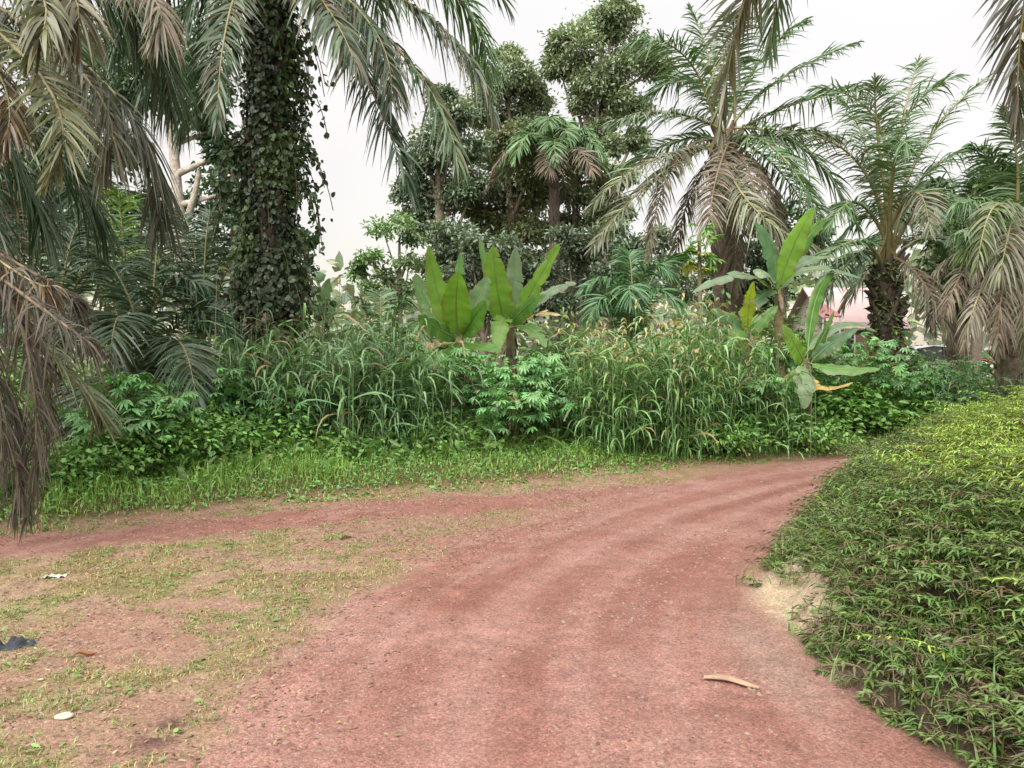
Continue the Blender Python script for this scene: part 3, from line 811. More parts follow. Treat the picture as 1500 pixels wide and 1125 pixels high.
# -- old palm on the right edge, hung with dead fronds
b = at(1492, 560, 14.6); base = V3(b[0], 14.6, float(gz(b[0], 14.6)))
crown = at(1495, 345, 14.6)
o = thing('oil_palm', base, 'old oil palm at the right edge, heavy with tan withered fronds', 'palm tree', 'oil palms')
palm_trunk(base - UP * .1, crown, .34, .28, o, base, V3(.11, .08, .06), stubs=90, stublen=.25)
FS = [((1430, 375, 13.6), (1385, 455, 13.0), dict(col=TANF * .9, dead=.75, ll=.36, droop=1.1, chaos=.2, label=DEADL)),
      ((1450, 400, 13.2), (1412, 505, 12.7), dict(col=TANF * .9, dead=.45, ll=.32, droop=1.1, chaos=.2, label=DEADL)),
      ((1475, 400, 13.0), (1462, 510, 12.5), dict(col=TANF * .9, dead=.75, ll=.36, droop=1.0, chaos=.2, label=DEADL)),
      ((1500, 405, 13.0), (1500, 515, 12.6), dict(col=PALEG * .7, dead=.3, ll=.36, droop=1.0, chaos=.2, label=DEADL)),
      ((1440, 350, 14.0), (1372, 395, 13.6), dict(col=BROWN, dead=.8, ll=.4, droop=1.0, chaos=.2, label=DEADL)),
      ((1460, 300, 14.2), (1400, 300, 13.8), dict(col=GREEN, ll=.6, droop=.8)), ((1465, 330, 13.8), (1395, 345, 13.2), dict(col=GREEN * .8, ll=.5, droop=.9)),
      ((1470, 260, 14.6), (1425, 215, 14.6), dict(col=GREEN, ll=.7)),
      ((1455, 330, 13.8), (1418, 370, 13.2), dict(col=V3(.10, .18, .03), ll=.55, droop=.7)),
      ((1490, 240, 14.2), (1470, 160, 14.0), dict(col=GREEN, ll=.6)), ((1460, 300, 13.4), (1430, 400, 12.8), dict(col=V3(.085, .12, .04), ll=.42, droop=.8, dead=.15)),
      ((1530, 250, 14.4), (1580, 200, 14.4), dict(col=GREEN, ll=.7)),
      ((1480, 330, 13.4), (1465, 400, 12.6), dict(col=PALEG, ll=.6, dead=.4, droop=1.0))]
for mid, tip, kw in FS:
    set_frond(o, base, crown + R.normal(0, .1, 3), mid, tip, n=66, w=.022, **kw)

# -- palm standing on the bank out to the right, its fronds hang into the top of the view
base = V3(5.6, 4.6, float(gz(5.6, 4.6))); crown = V3(5.6, 4.6, 7.4)
o = thing('oil_palm', base, 'oil palm on the right bank, only its hanging frond tips in view at the top', 'palm tree', 'oil palms')
palm_trunk(base - UP * .1, crown, .36, .3, o, base, stubs=80, stublen=.25)
FS = [((1092, -420, 6.6), (1055, 200, 7.0), dict(col=V3(.115, .125, .068), ll=.56, dead=.06, droop=.3, sweep=30)),
      ((1462, -330, 6.0), (1492, 182, 6.4), dict(col=V3(.07, .075, .05), ll=.50, dead=.15, droop=.4, sweep=30)),
      ((1160, -420, 7.2), (1128, 75, 7.9), dict(col=GREEN * .75, ll=.55, droop=.4, sweep=28)),
      ((1560, -260, 6.8), (1525, 260, 7.4), dict(col=GREEN * .8, ll=.5, droop=.7))]
for mid, tip, kw in FS:
    set_frond(o, base, crown + R.normal(0, .1, 3), mid, tip, ctrl=True, n=120, w=.019, **kw)
for i in range(9):
    auto_frond(crown, 30 + i * 24, 40 - 3 * i, 4.4, .8, o, base, n=50, w=.026)

# -- low palm just outside the left edge, with a skirt of dead fronds
base = V3(-5.75, 6.75, float(gz(-5.75, 6.75))); crown = V3(-5.75, 6.75, 3.35)
o = thing('oil_palm', base, 'near oil palm at the left edge with brown dead fronds drooping to the ground', 'palm tree', 'oil palms')
palm_trunk(base - UP * .1, crown, .34, .3, o, base, stubs=60, stublen=.25)
DK = V3(.060, .052, .040)
FS = [((8, 420, 6.3), (40, 770, 6.3), dict(col=DK, dead=.8, ll=.26, droop=1.3)),
      ((30, 470, 6.6), (52, 690, 6.6), dict(col=DK * .8, dead=.7, ll=.26, droop=1.2)),
      ((-40, 450, 6.3), (0, 690, 6.0), dict(col=DK, dead=.8, ll=.24, droop=1.2)),
      ((45, 440, 6.0), (128, 500, 5.9), dict(col=DK * 1.1, dead=.9, ll=.26, droop=1.0)),
      ((40, 395, 6.4), (112, 440, 6.5), dict(col=DK * .9, dead=.9, ll=.22, droop=1.1)),
      ((10, 390, 6.2), (70, 410, 6.2), dict(col=V3(.15, .10, .05), dead=.5, ll=.22, droop=1.0)),
      ((-20, 520, 7.0), (30, 640, 7.0), dict(col=DK * .7, dead=.9, ll=.4, droop=1.5)),
      ((-10, 600, 6.6), (22, 745, 6.6), dict(col=V3(.18, .14, .10), dead=.9, ll=.2, droop=1.5))]
for mid, tip, kw in FS:
    set_frond(o, base, crown + R.normal(0, .12, 3), mid, tip, n=62, w=.0115, rr=.022, label=DEADL, sweep=40, chaos=.4, dcol=DK * 1.2, **kw)
for mid, tip, kw in [((60, 500, 7.3), (150, 618, 7.7), dict(col=PALEG, ll=.42, droop=.5, dead=.05)),
                     ((-120, 250, 7.4), (-60, 120, 8), dict(col=GREEN, ll=.6))]:
    set_frond(o, base, crown + R.normal(0, .12, 3), mid, tip, n=64, w=.017, **kw)

# -- second palm out to the left, taller; its fronds fill the upper left corner
base = V3(-7.6, 8.4, float(gz(-7.6, 8.4))); crown = V3(-7.6, 8.4, 6.3)
o = thing('oil_palm', base, 'taller oil palm left of view whose ageing fronds fill the upper left corner', 'palm tree', 'oil palms')
palm_trunk(base - UP * .1, crown, .36, .3, o, base, stubs=90, stublen=.25)
FS = [((22, 70, 6.8), (66, 268, 6.5), dict(col=V3(.16, .175, .09), ll=.38, dead=.04, droop=.35, sweep=30)),
      ((112, 85, 8.0), (232, 335, 8.4), dict(col=V3(.048, .062, .04), ll=.58, dead=.12, droop=1.15)),
      ((85, 75, 7.8), (150, 245, 7.6), dict(col=V3(.12, .125, .08), ll=.42, dead=.2, droop=1.2)),
      ((130, -50, 7.4), (222, 62, 7.0), dict(col=TANF, ll=.34, dead=.7, droop=.9, label=DEADL)),
      ((80, -70, 8.4), (235, 70, 9.4), dict(col=DKGREEN, ll=.7, droop=.8)),
      ((130, -20, 9.2), (250, 160, 10), dict(col=DKGREEN * .9, ll=.75, droop=.9)),
      ((-40, 60, 7.6), (4, 215, 7.2), dict(col=V3(.15, .10, .045), ll=.3, dead=.6, droop=1)),
      ((0, -60, 6.8), (42, 85, 6.2), dict(col=V3(.10, .11, .05), ll=.30, droop=.9, dead=.2, w=.026)),
      ((30, -60, 7.0), (98, 60, 6.6), dict(col=V3(.10, .09, .04), ll=.34, droop=1, dead=.3, w=.024)),
      ((-20, 180, 9.0), (60, 330, 9.4), dict(col=DKGREEN, ll=.7, droop=.9)),
      ((40, 190, 9.6), (150, 330, 10.2), dict(col=DKGREEN, ll=.7, droop=.9)),
      ((-60, 220, 9.4), (-10, 420, 9.8), dict(col=DKGREEN, ll=.7, droop=.9))]
for mid, tip, kw in FS:
    set_frond(o, base, crown + R.normal(0, .12, 3), mid, tip, n=84, **{'w': .017, **kw})
for i in range(8):
    auto_frond(crown, 200 + i * 30, 50 - 4 * i, 4.4, .8, o, base, n=50, w=.026)

# -- young palms in the shade on the left
def low_palm(px, Y, cz, label, fronds, **kw):
    q = at(px, 560, Y); bs = V3(q[0], Y, float(gz(q[0], Y))); cr = V3(q[0], Y, bs[2] + cz)
    o = thing('young_oil_palm', bs, label, 'palm tree', 'young oil palms in the undergrowth')
    palm_trunk(bs - UP * .1, cr, .24, .2, o, bs, stubs=24, stublen=.2)
    for mid, tip, k2 in fronds:
        kk = dict(n=58, w=.022, ll=.6, col=DKGREEN, rr=.026); kk.update(kw); kk.update(k2)
        set_frond(o, bs, cr + R.normal(0, .07, 3), mid, tip, **kk)
    return o
G2 = V3(.062, .10, .058)
low_palm(215, 11.2, .5, 'low young palm with arching grey green fronds behind the left weeds',
    [((165, 500, 10.8), (85, 478, 10.2), dict(col=G2)), ((255, 500, 10.8), (290, 600, 10.0), dict(col=G2)),
     ((230, 440, 11.4), (300, 420, 11.2), dict()), ((190, 440, 11.4), (130, 372, 11.6), dict()),
     ((225, 420, 11.8), (235, 330, 12.2), dict()), ((150, 560, 10.4), (105, 640, 9.8), dict(col=G2)),
     ((265, 470, 11.4), (345, 500, 11.2), dict()), ((180, 470, 10.6), (160, 530, 9.6), dict(col=G2))])
low_palm(70, 13, .9, 'pale fronded young palm behind the brown dead fronds at the left',
    [((110, 420, 12.6), (185, 400, 12.2), dict(col=G2)), ((60, 400, 13), (20, 330, 13), dict()),
     ((100, 370, 13.4), (140, 310, 13.8), dict()), ((120, 470, 12.2), (195, 520, 11.6), dict(col=G2)),
     ((40, 450, 12.4), (0, 470, 11.8), dict(col=G2)), ((80, 450, 12), (100, 520, 11), dict(col=G2)),
     ((130, 400, 13.4), (210, 350, 13.8), dict())])
low_palm(300, 14.6, 1.2, 'dark young palm between the pale trunk and the creeper clad palm',
    [((270, 390, 14.6), (205, 320, 14.6), dict()), ((300, 380, 14.8), (312, 300, 15), dict()),
     ((330, 400, 14.6), (392, 360, 14.4), dict()), ((280, 430, 14), (220, 450, 13.4), dict()),
     ((320, 440, 14), (372, 480, 13.4), dict()), ((285, 370, 15), (258, 310, 15.4), dict()),
     ((255, 420, 14.4), (180, 390, 14), dict(col=V3(.07, .14, .035)))])
low_palm(180, 17.5, 1.6, 'farther young palm with one bright green frond under the left canopy',
    [((180, 340, 17.2), (165, 285, 17), dict(col=V3(.12, .24, .03))), ((150, 350, 17.5), (95, 320, 17.6), dict()),
     ((215, 350, 17.5), (262, 330, 17.6), dict()), ((140, 390, 17), (75, 400, 16.6), dict()), ((225, 400, 17), (290, 410, 16.6), dict()),
     ((160, 310, 18), (120, 270, 18.4), dict())], ll=.75)
low_palm(560, 22, .8, 'small young palm against the pale sky gap, left of the banana plants',
    [((540, 465, 22), (525, 440, 22), dict()), ((580, 462, 22), (600, 442, 22), dict()), ((558, 455, 22), (556, 430, 22.4), dict()),
     ((535, 490, 21.5), (505, 490, 21), dict()), ((590, 485, 21.5), (625, 495, 21), dict())], n=34, w=.035, ll=.7, col=GREEN)
low_palm(925, 16.5, 1.3, 'glossy young palm behind the seeding grass, right of the banana plants',
    [((905, 420, 16.2), (850, 428, 15.8), dict()), ((940, 405, 16.4), (985, 405, 16), dict()), ((925, 400, 16.8), (915, 375, 17), dict()),
     ((900, 440, 15.8), (860, 470, 15.2), dict()), ((950, 430, 16), (1000, 455, 15.4), dict()), ((920, 430, 15.4), (925, 445, 14.6), dict()),
     ((960, 400, 17), (1010, 385, 17.4), dict())], col=V3(.065, .155, .06), n=44, w=.028, ll=.55)

# -- palms far back
def gp(px, py, Y, label, nf=24, L=3.8, els=(78, -25), col=GREEN, nl=36, w=.045, dead_n=4):
    q = at(px, py, Y)
    bs = V3(q[0], Y, float(gz(q[0], Y))); cr = V3(q[0], Y, q[2])
    o = thing('oil_palm', bs, label, 'palm tree', 'oil palms')
    palm_trunk(bs - UP * .1, cr, .27, .21, o, bs, V3(.075, .06, .048), stubs=int(12 * (cr[2] - bs[2])) + 8, stublen=.25)
    for i in range(nf):
        f = (i + .5) / nf
        dd = i >= nf - dead_n
        auto_frond(cr, i * 137.5 + R.uniform(-14, 14), els[0] + (els[1] - els[0]) * f + R.uniform(-6, 6), L * R.uniform(.85, 1.1), R.uniform(.7, 1.1),
                   o, bs, col=(BROWN if dd else col * R.uniform(.8, 1.2)), n=nl, w=w, ll=.8, dead=.85 if dd else 0, label=DEADL if dd else None)
    return o
gp(812, 232, 33, 'far oil palm with a small upright crown in front of the tall trees', L=3.2, els=(80, 0), col=GREEN * 1.2, nf=26, dead_n=6)
gp(1405, 330, 25, 'shaded oil palm behind the young palm and the cars', L=4.2, nf=22, col=DKGREEN * 1.2)
gp(20, 300, 20, 'shaded oil palm deep in the left side grove', L=4.6, nf=24, col=DKGREEN)

# ------------------------------------------------------------------ trees
FAR = V3(.205, .265, .165); FARD = V3(.135, .185, .125); OLV = V3(.225, .265, .145)
b = at(888, 560, 40)
tree(V3(b[0], 40, 0), at(880, 60, 40), pxclumps([(840, 75, 34), (880, 35, 36), (925, 60, 36), (915, 110, 34), (868, 110, 32), (820, 100, 22), (950, 105, 24), (890, 150, 30), (850, 150, 20), (930, 160, 24), (825, 65, 20), (900, 15, 26), (880, 190, 18), (930, 205, 18)], 40),
     'rainforest_tree', 'tallest rounded tree standing against the sky right of the middle', n=2000, ls=.22, col=FAR, trunk_r=.42, bark=V3(.20, .16, .13))
b = at(735, 560, 42)
tree(V3(b[0], 42, 0), at(745, 150, 42), pxclumps([(745, 105, 30), (775, 125, 24), (715, 135, 28), (700, 105, 18), (760, 160, 30), (790, 165, 24), (730, 185, 26), (690, 165, 22), (765, 200, 26), (745, 82, 16)], 42),
     'rainforest_tree', 'grey green tree between the drooping palm fronds and the tallest tree', n=1800, ls=.22, col=FAR * .9, trunk_r=.36)
b = at(645, 560, 34)
tree(V3(b[0], 34, 0), at(640, 190, 34), pxclumps([(640, 205, 30), (665, 170, 24), (625, 240, 26), (680, 220, 28), (640, 280, 30), (605, 275, 22), (675, 290, 30), (630, 330, 28), (665, 350, 30), (650, 140, 16), (700, 260, 24), (610, 320, 18), (640, 390, 24), (690, 390, 26)], 34),
     'dense_tree', 'dark dense tree at the left end of the far tree group', n=1700, ls=.21, col=FARD, trunk_r=.34, spread=.5)
b = at(745, 560, 36)
tree(V3(b[0], 36, 0), at(745, 240, 36), pxclumps([(735, 235, 32), (775, 250, 28), (710, 275, 26), (750, 290, 30), (790, 290, 24), (715, 330, 28), (760, 340, 28), (740, 205, 20), (695, 310, 20), (735, 380, 28), (775, 385, 26), (700, 400, 28), (760, 420, 28), (680, 440, 26), (720, 440, 28), (800, 430, 26)], 36),
     'rainforest_tree', 'olive green tree in the middle of the far group, below the grey green one', n=1600, ls=.22, col=OLV * .9, trunk_r=.32)
b = at(830, 560, 37)
tree(V3(b[0], 37, 0), at(840, 240, 37), pxclumps([(830, 225, 24), (860, 240, 30), (815, 270, 28), (850, 285, 28), (885, 270, 26), (870, 320, 24), (830, 330, 22), (905, 310, 20), (915, 255, 22), (895, 215, 16), (855, 370, 24), (810, 380, 26), (890, 370, 26), (840, 420, 28), (890, 430, 28), (930, 420, 26), (800, 340, 22)], 37),
     'rainforest_tree', 'spreading tree right behind the small crowned far palm', n=1500, ls=.22, col=FAR * .95, trunk_r=.3, bark=V3(.16, .12, .10))
b = at(890, 560, 30)
tree(V3(b[0], 30, 0), at(885, 330, 30), pxclumps([(905, 345, 22), (935, 365, 24), (915, 390, 20), (945, 410, 22), (880, 400, 18), (960, 350, 20), (985, 390, 22), (1005, 420, 24)], 30),
     'slender_tree', 'slender dark barked tree left of the big palm, thin leaved', n=650, ls=.20, col=FARD * 1.1, trunk_r=.17, bark=V3(.15, .115, .10))
for px_, lab_, cl_ in ((715, 'low understory tree filling the space behind the banana pair', [(690, 370, 26), (735, 365, 26), (670, 410, 26), (715, 410, 28), (760, 405, 26), (700, 455, 28), (750, 455, 28), (655, 455, 24)]),
                       (855, 'low understory tree below the small crowned far palm', [(830, 350, 24), (870, 360, 26), (800, 395, 26), (845, 395, 28), (895, 400, 26), (820, 440, 28), (870, 445, 28), (920, 445, 26), (785, 440, 24)])):
    b = at(px_, 560, 26)
    tree(V3(b[0], 26, 0), at(px_, 400, 26), pxclumps(cl_, 26), 'understory_tree', lab_, n=800, ls=.17, col=FARD * .8, trunk_r=.16)
b = at(590, 560, 28)
tree(V3(b[0], 28, 0), at(585, 350, 28), pxclumps([(560, 335, 18), (590, 335, 20), (545, 380, 18), (520, 400, 12), (570, 405, 18), (600, 380, 20), (610, 420, 20), (580, 440, 16), (540, 420, 12), (605, 350, 14), (530, 385, 10)], 28),
     'small_tree', 'small airy light green tree edging the pale sky gap', n=260, ls=.18, col=V3(.17, .27, .12), trunk_r=.12, spread=.5, sub=7)
# pale trunked tree on the left
b = at(268, 560, 19)
tree(V3(at(276, 560, 19)[0], 19, 0), at(246, 120, 19), pxclumps([(240, 110, 40), (290, 90, 40), (200, 70, 44), (310, 150, 34), (190, 140, 36), (160, 110, 36), (265, 40, 44), (330, 220, 24), (335, 280, 22), (310, 190, 22)], 19),
     'pale_trunk_tree', 'tree with a smooth pale grey trunk behind the left palms', n=620, ls=.17, col=DKGREEN * 1.2, trunk_r=.24, bark=V3(.42, .38, .33), bare=.8)
mbk = MB(); q0 = at(264, 345, 19); q1 = at(292, 250, 18.8); B_, _ = bez(q0, (q0 + q1) / 2 + V3(.1, 0, -.1), q1, np.linspace(0, 1, 8))
mbk.tube(B_, np.linspace(.11, .06, 8), 7, V3(.40, .36, .31))
pt = [o for o in scene.objects if o.name.startswith('pale_trunk_tree')][0]
mbk.build('side_trunk', M_BARK, pt, smooth=True, origin=np.array(pt.location))
b = at(86, 560, 23)
tree(V3(b[0], 23, 0), at(80, 120, 23), pxclumps([(60, 120, 50), (110, 90, 50), (30, 60, 50), (140, 170, 44), (20, 190, 46), (90, 200, 40), (150, 60, 46), (70, 250, 36), (120, 270, 34), (10, 260, 40), (170, 220, 36), (200, 300, 34), (150, 330, 34), (235, 310, 30), (40, 330, 36), (95, 340, 34), (190, 360, 30)], 23),
     'shade_tree', 'tan trunked tree deep in the grove at the far left', n=620, ls=.19, col=DKGREEN * 1.1, trunk_r=.2, bark=V3(.32, .26, .2), bare=.6)
b = at(335, 560, 24)
tree(V3(b[0], 24, 0), at(340, 230, 24), pxclumps([(330, 250, 40), (370, 230, 36), (300, 300, 36), (350, 310, 36), (390, 290, 30), (320, 360, 36), (440, 350, 18), (425, 400, 24), (400, 350, 30)], 24),
     'shade_tree', 'dark tree directly behind the creeper clad palm', n=620, ls=.18, col=DKGREEN * 1.25, trunk_r=.2, bare=.5)
b = at(1150, 560, 27)
tree(V3(b[0], 27, 0), at(1150, 330, 27), pxclumps([(1140, 330, 30), (1180, 345, 28), (1110, 370, 30), (1160, 390, 30), (1100, 420, 28), (1050, 400, 26), (1060, 440, 24), (1130, 440, 26)], 27),
     'shade_tree', 'dark bushy tree filling the space behind the tall banana plant', n=700, ls=.2, col=DKGREEN * 1.2, trunk_r=.2)
b = at(1420, 560, 21)
tree(V3(b[0], 21, 0), at(1420, 330, 21), pxclumps([(1400, 340, 32), (1440, 320, 32), (1380, 390, 26), (1430, 390, 34), (1480, 350, 34), (1470, 420, 34), (1490, 280, 28), (1455, 270, 22), (1400, 430, 26), (1500, 430, 36), (1440, 460, 22)], 21),
     'shade_tree', 'broadleaf tree behind the withered palm on the right edge', n=620, ls=.18, col=V3(.055, .10, .03), trunk_r=.18)
# papaya-like slender tree
b = at(1028, 560, 17)
def papaya():
    bs = V3(b[0], 17, float(gz(b[0], 17))); tp = at(1024, 345, 17)
    o = thing('papaya_tree', bs, 'slim papaya tree with a light green tuft in front of the big palm', 'tree')
    mb = MB(); mb.tube(bs + (tp - bs) * np.linspace(0, 1, 8)[:, None], np.linspace(.07, .04, 8), 7, V3(.2, .18, .12)); mb.build('trunk', M_BARK, o, True, bs)
    lf = MB(); m = 46
    az = R.uniform(0, 6.28, m); el = R.uniform(-.9, .9, m)
    hh = R.uniform(-.9, .05, m)
    s0 = tp + UP * hh[:, None]
    e_ = s0 + np.stack([np.cos(az) * np.cos(el), np.sin(az) * np.cos(el), np.sin(el)], 1) * R.uniform(.2, .42, (m, 1))
    lf.strips(np.stack([s0, e_], 1), np.full((m, 2), .006), nrm(np.cross(e_ - s0, UP)), V3(.2, .25, .08))
    for i in range(m):
        palmate(lf, e_[i:i + 1].repeat(1, 0), 1, .22, V3(.14, .28, .06) if hh[i] > -.55 else V3(.30, .30, .05), .5)
    lf.build('crown', M_LEAF, o, origin=bs)
papaya()

# far wood closing the horizon: one mass
mb = MB(); tb = MB()
n = 9000
x = R.uniform(-75, 75, n); y = R.uniform(46, 62, n)
top = 4.5 + 3.5 * fbm(x * .12, y * .1, 3) + 3.5 * sstep(-14, -25, x) + 3 * sstep(10, 25, x)
z = .5 + R.random(n) ** .7 * top
mb.leaves(np.stack([x, y, z], 1), nrm(R.standard_normal((n, 3))), nrm(V3(0, -.6, .6) + R.normal(0, .6, (n, 3))), R.uniform(.6, 1.3, n), R.uniform(.45, .8, n), jit(V3(.20, .25, .16), n, .25), .2, .2)
tag(mb.build('distant_wood', M_LEAF), 'distant wood closing the view behind the trees', 'wood', kind='stuff')

# ------------------------------------------------------------------ banana plants
YG = V3(.14, .275, .038); MG = V3(.085, .20, .04); BG = V3(.08, .165, .085)
o, bs = banana(at(672, 560, 14), at(672, 490, 14), .12, 'banana plant with tall upright leaves standing left of its twin')
for mid, tip, w, kw in [
    ((645, 440, 13.8), (628, 358, 13.6), .46, dict(col=YG, face=V3(.5, -1, .1), fold=.5)),
    ((668, 450, 13.6), (672, 398, 13.2), .62, dict(col=YG * .95, face=V3(-.1, -1, .2))),
    ((672, 430, 14.2), (675, 368, 14.4), .3, dict(col=MG * 1.2, face=V3(.8, -1, 0))),
    ((635, 455, 14.4), (608, 400, 14.8), .5, dict(col=MG)),
    ((695, 450, 14.2), (715, 405, 14.4), .5, dict(col=MG * .8)),
    ((640, 505, 13.4), (605, 498, 13.0), .4, dict(col=V3(.38, .24, .14), torn=5, matr=M_DRY, label='withered brown leaf', face=V3(0, -.4, 1))),
    ((700, 505, 13.4), (735, 515, 13.0), .4, dict(col=MG, torn=3, face=V3(0, -.5, 1))),
    ((620, 475, 14.0), (585, 480, 13.6), .42, dict(col=MG * .8, torn=3, face=V3(0, -.5, 1))),
    ((655, 470, 14.6), (640, 415, 15.2), .5, dict(col=MG * .7)), ((690, 470, 13.8), (712, 440, 13.4), .5, dict(col=MG * 1.1, torn=2)),
    ((640, 480, 13.6), (612, 462, 13.2), .42, dict(col=MG * .9, torn=3)),
    ((650, 515, 13.2), (630, 540, 12.8), .35, dict(col=MG * .7, torn=4, face=V3(0, -.5, 1)))]:
    banana_leaf(at(672, 500, 14) + R.normal(0, .03, 3), at(*mid), at(*tip), w, o, bs, **kw)
o, bs = banana(at(748, 560, 15), at(748, 470, 15), .12, 'banana plant with broad fanned leaves, right hand twin of the pair')
for mid, tip, w, kw in [
    ((730, 430, 14.8), (722, 360, 14.6), .68, dict(col=YG * .95, face=V3(.1, -1, .1), torn=3)),
    ((752, 425, 15.2), (755, 362, 15.2), .5, dict(col=V3(.13, .20, .12), face=V3(.3, -1, .1))),
    ((782, 420, 14.8), (820, 356, 14.4), .42, dict(col=YG, face=V3(-.5, -1, .2))),
    ((722, 415, 15.2), (702, 350, 15.6), .3, dict(col=MG * 1.3, face=V3(-.6, -1, 0))),
    ((770, 450, 14.6), (800, 432, 14.2), .4, dict(col=MG, torn=3)),
    ((735, 470, 14.2), (728, 520, 13.4), .42, dict(col=YG * .9, torn=2, face=V3(0, -1, .4))),
    ((785, 460, 14.8), (822, 462, 14.4), .35, dict(col=V3(.40, .30, .16), torn=4, matr=M_DRY, label='withered brown leaf', face=V3(0, -.4, 1))),
    ((800, 430, 15.4), (845, 415, 15.6), .4, dict(col=V3(.13, .20, .12), torn=5, face=V3(0, -.5, 1))),
    ((775, 480, 14.2), (800, 510, 13.6), .38, dict(col=MG * .8, torn=4, face=V3(0, -.5, 1)))]:
    banana_leaf(at(748, 480, 15) + R.normal(0, .03, 3), at(*mid), at(*tip), w, o, bs, **kw)
o, bs = banana(at(1146, 560, 14.8), at(1140, 425, 14.8), .12, 'tall banana plant in front of the pink roofed house')
for mid, tip, w, kw in [
    ((1160, 365, 14.5), (1192, 304, 14.2), .46, dict(col=YG * 1.05, face=V3(-.3, -1, .2))),
    ((1130, 370, 14.6), (1106, 325, 14.4), .46, dict(col=BG * 1.2, face=V3(.2, -1, .2))),
    ((1090, 402, 14.2), (1015, 428, 13.8), .36, dict(col=V3(.13, .20, .12), torn=3, face=V3(0, -.6, 1))),
    ((1120, 398, 14), (1115, 408, 13.4), .42, dict(col=V3(.19, .26, .17), face=V3(0, -1, .8))),
    ((1170, 385, 14.8), (1235, 378, 15), .34, dict(col=V3(.13, .20, .12), torn=5, face=V3(0, -.5, 1))),
    ((1185, 395, 14.4), (1262, 408, 14.2), .34, dict(col=V3(.13, .20, .12), torn=5, face=V3(0, -.5, 1))),
    ((1175, 360, 15.4), (1210, 322, 16), .34, dict(col=MG, face=V3(.4, -1, .2))),
    ((1120, 430, 14.2), (1085, 470, 13.8), .35, dict(col=BG, torn=4, face=V3(0, -.5, 1)))]:
    banana_leaf(at(1141, 432, 14.8) + R.normal(0, .03, 3), at(*mid), at(*tip), w, o, bs, **kw)
o, bs = banana(at(1095, 560, 13.8), at(1094, 478, 13.8), .09, 'small banana plant with one yellow leaf, left of the tall one')
for mid, tip, w, kw in [
    ((1096, 455, 13.6), (1104, 412, 13.4), .34, dict(col=V3(.27, .36, .03), face=V3(.3, -1, .1), torn=2)),
    ((1075, 470, 13.6), (1040, 452, 13.3), .28, dict(col=BG * 1.2, torn=3)),
    ((1070, 482, 13.4), (1022, 480, 13), .26, dict(col=V3(.13, .20, .12), torn=3, face=V3(0, -.6, 1))),
    ((1115, 470, 13.8), (1140, 448, 13.8), .28, dict(col=MG)),
    ((1080, 490, 13.2), (1060, 520, 12.8), .28, dict(col=MG, torn=3, face=V3(0, -.6, 1)))]:
    banana_leaf(at(1094, 490, 13.8) + R.normal(0, .03, 3), at(*mid), at(*tip), w, o, bs, **kw)
o, bs = banana(at(1182, 560, 13.7), at(1180, 525, 13.7), .11, 'short banana plant with a pale hanging leaf, nearest the road on the right')
for mid, tip, w, kw in [
    ((1168, 510, 12.4), (1146, 475, 12.2), .42, dict(col=YG * 1.1, face=V3(.2, -1, .3))),
    ((1202, 500, 12.6), (1222, 455, 12.8), .22, dict(col=MG, face=V3(.8, -1, .1))),
    ((1195, 440, 13), (1222, 400, 13.2), .3, dict(col=MG * 1.05, face=V3(.4, -1, .2))),
    ((1212, 508, 12.4), (1258, 480, 12.2), .28, dict(col=BG, face=V3(.1, -1, .5))),
    ((1225, 478, 12.8), (1285, 486, 12.8), .26, dict(col=V3(.13, .20, .12), torn=3, face=V3(0, -.6, 1))),
    ((1225, 540, 12.2), (1290, 540, 12), .26, dict(col=MG, torn=3, face=V3(0, -.6, 1))),
    ((1180, 555, 12), (1178, 600, 11.8), .40, dict(col=V3(.20, .28, .16), face=V3(0, -1, .2), fold=.15, label='pale underside of a leaf hanging straight down')),
    ((1150, 560, 12.1), (1115, 582, 11.8), .28, dict(col=V3(.2, .22, .11), torn=2, face=V3(0, -.6, 1))),
    ((1200, 565, 12.1), (1250, 560, 11.7), .25, dict(col=V3(.36, .24, .08), torn=4, matr=M_DRY, label='withered brown leaf', face=V3(0, -.5, 1)))]:
    banana_leaf(at(1180, 530, 13.7) + R.normal(0, .03, 3), at(mid[0], mid[1], mid[2] + 1.1), at(tip[0], tip[1], tip[2] + 1.1), w * 1.05, o, bs, **kw)
o, bs = banana(at(472, 560, 18), at(472, 480, 18), .1, 'small banana plant in the gap right of the creeper clad palm')
for mid, tip, w, kw in [
    ((474, 440, 18), (482, 408, 18), .36, dict(col=V3(.11, .19, .09), face=V3(.4, -1, .2))),
    ((484, 450, 18), (498, 438, 18), .3, dict(col=BG)), ((465, 455, 18), (450, 440, 18), .3, dict(col=BG)),
    ((500, 470, 17.6), (532, 475, 17.4), .24, dict(col=V3(.13, .20, .12), torn=3, face=V3(0, -.5, 1)))]:
    banana_leaf(at(472, 485, 18), at(*mid), at(*tip), w, o, bs, **kw)

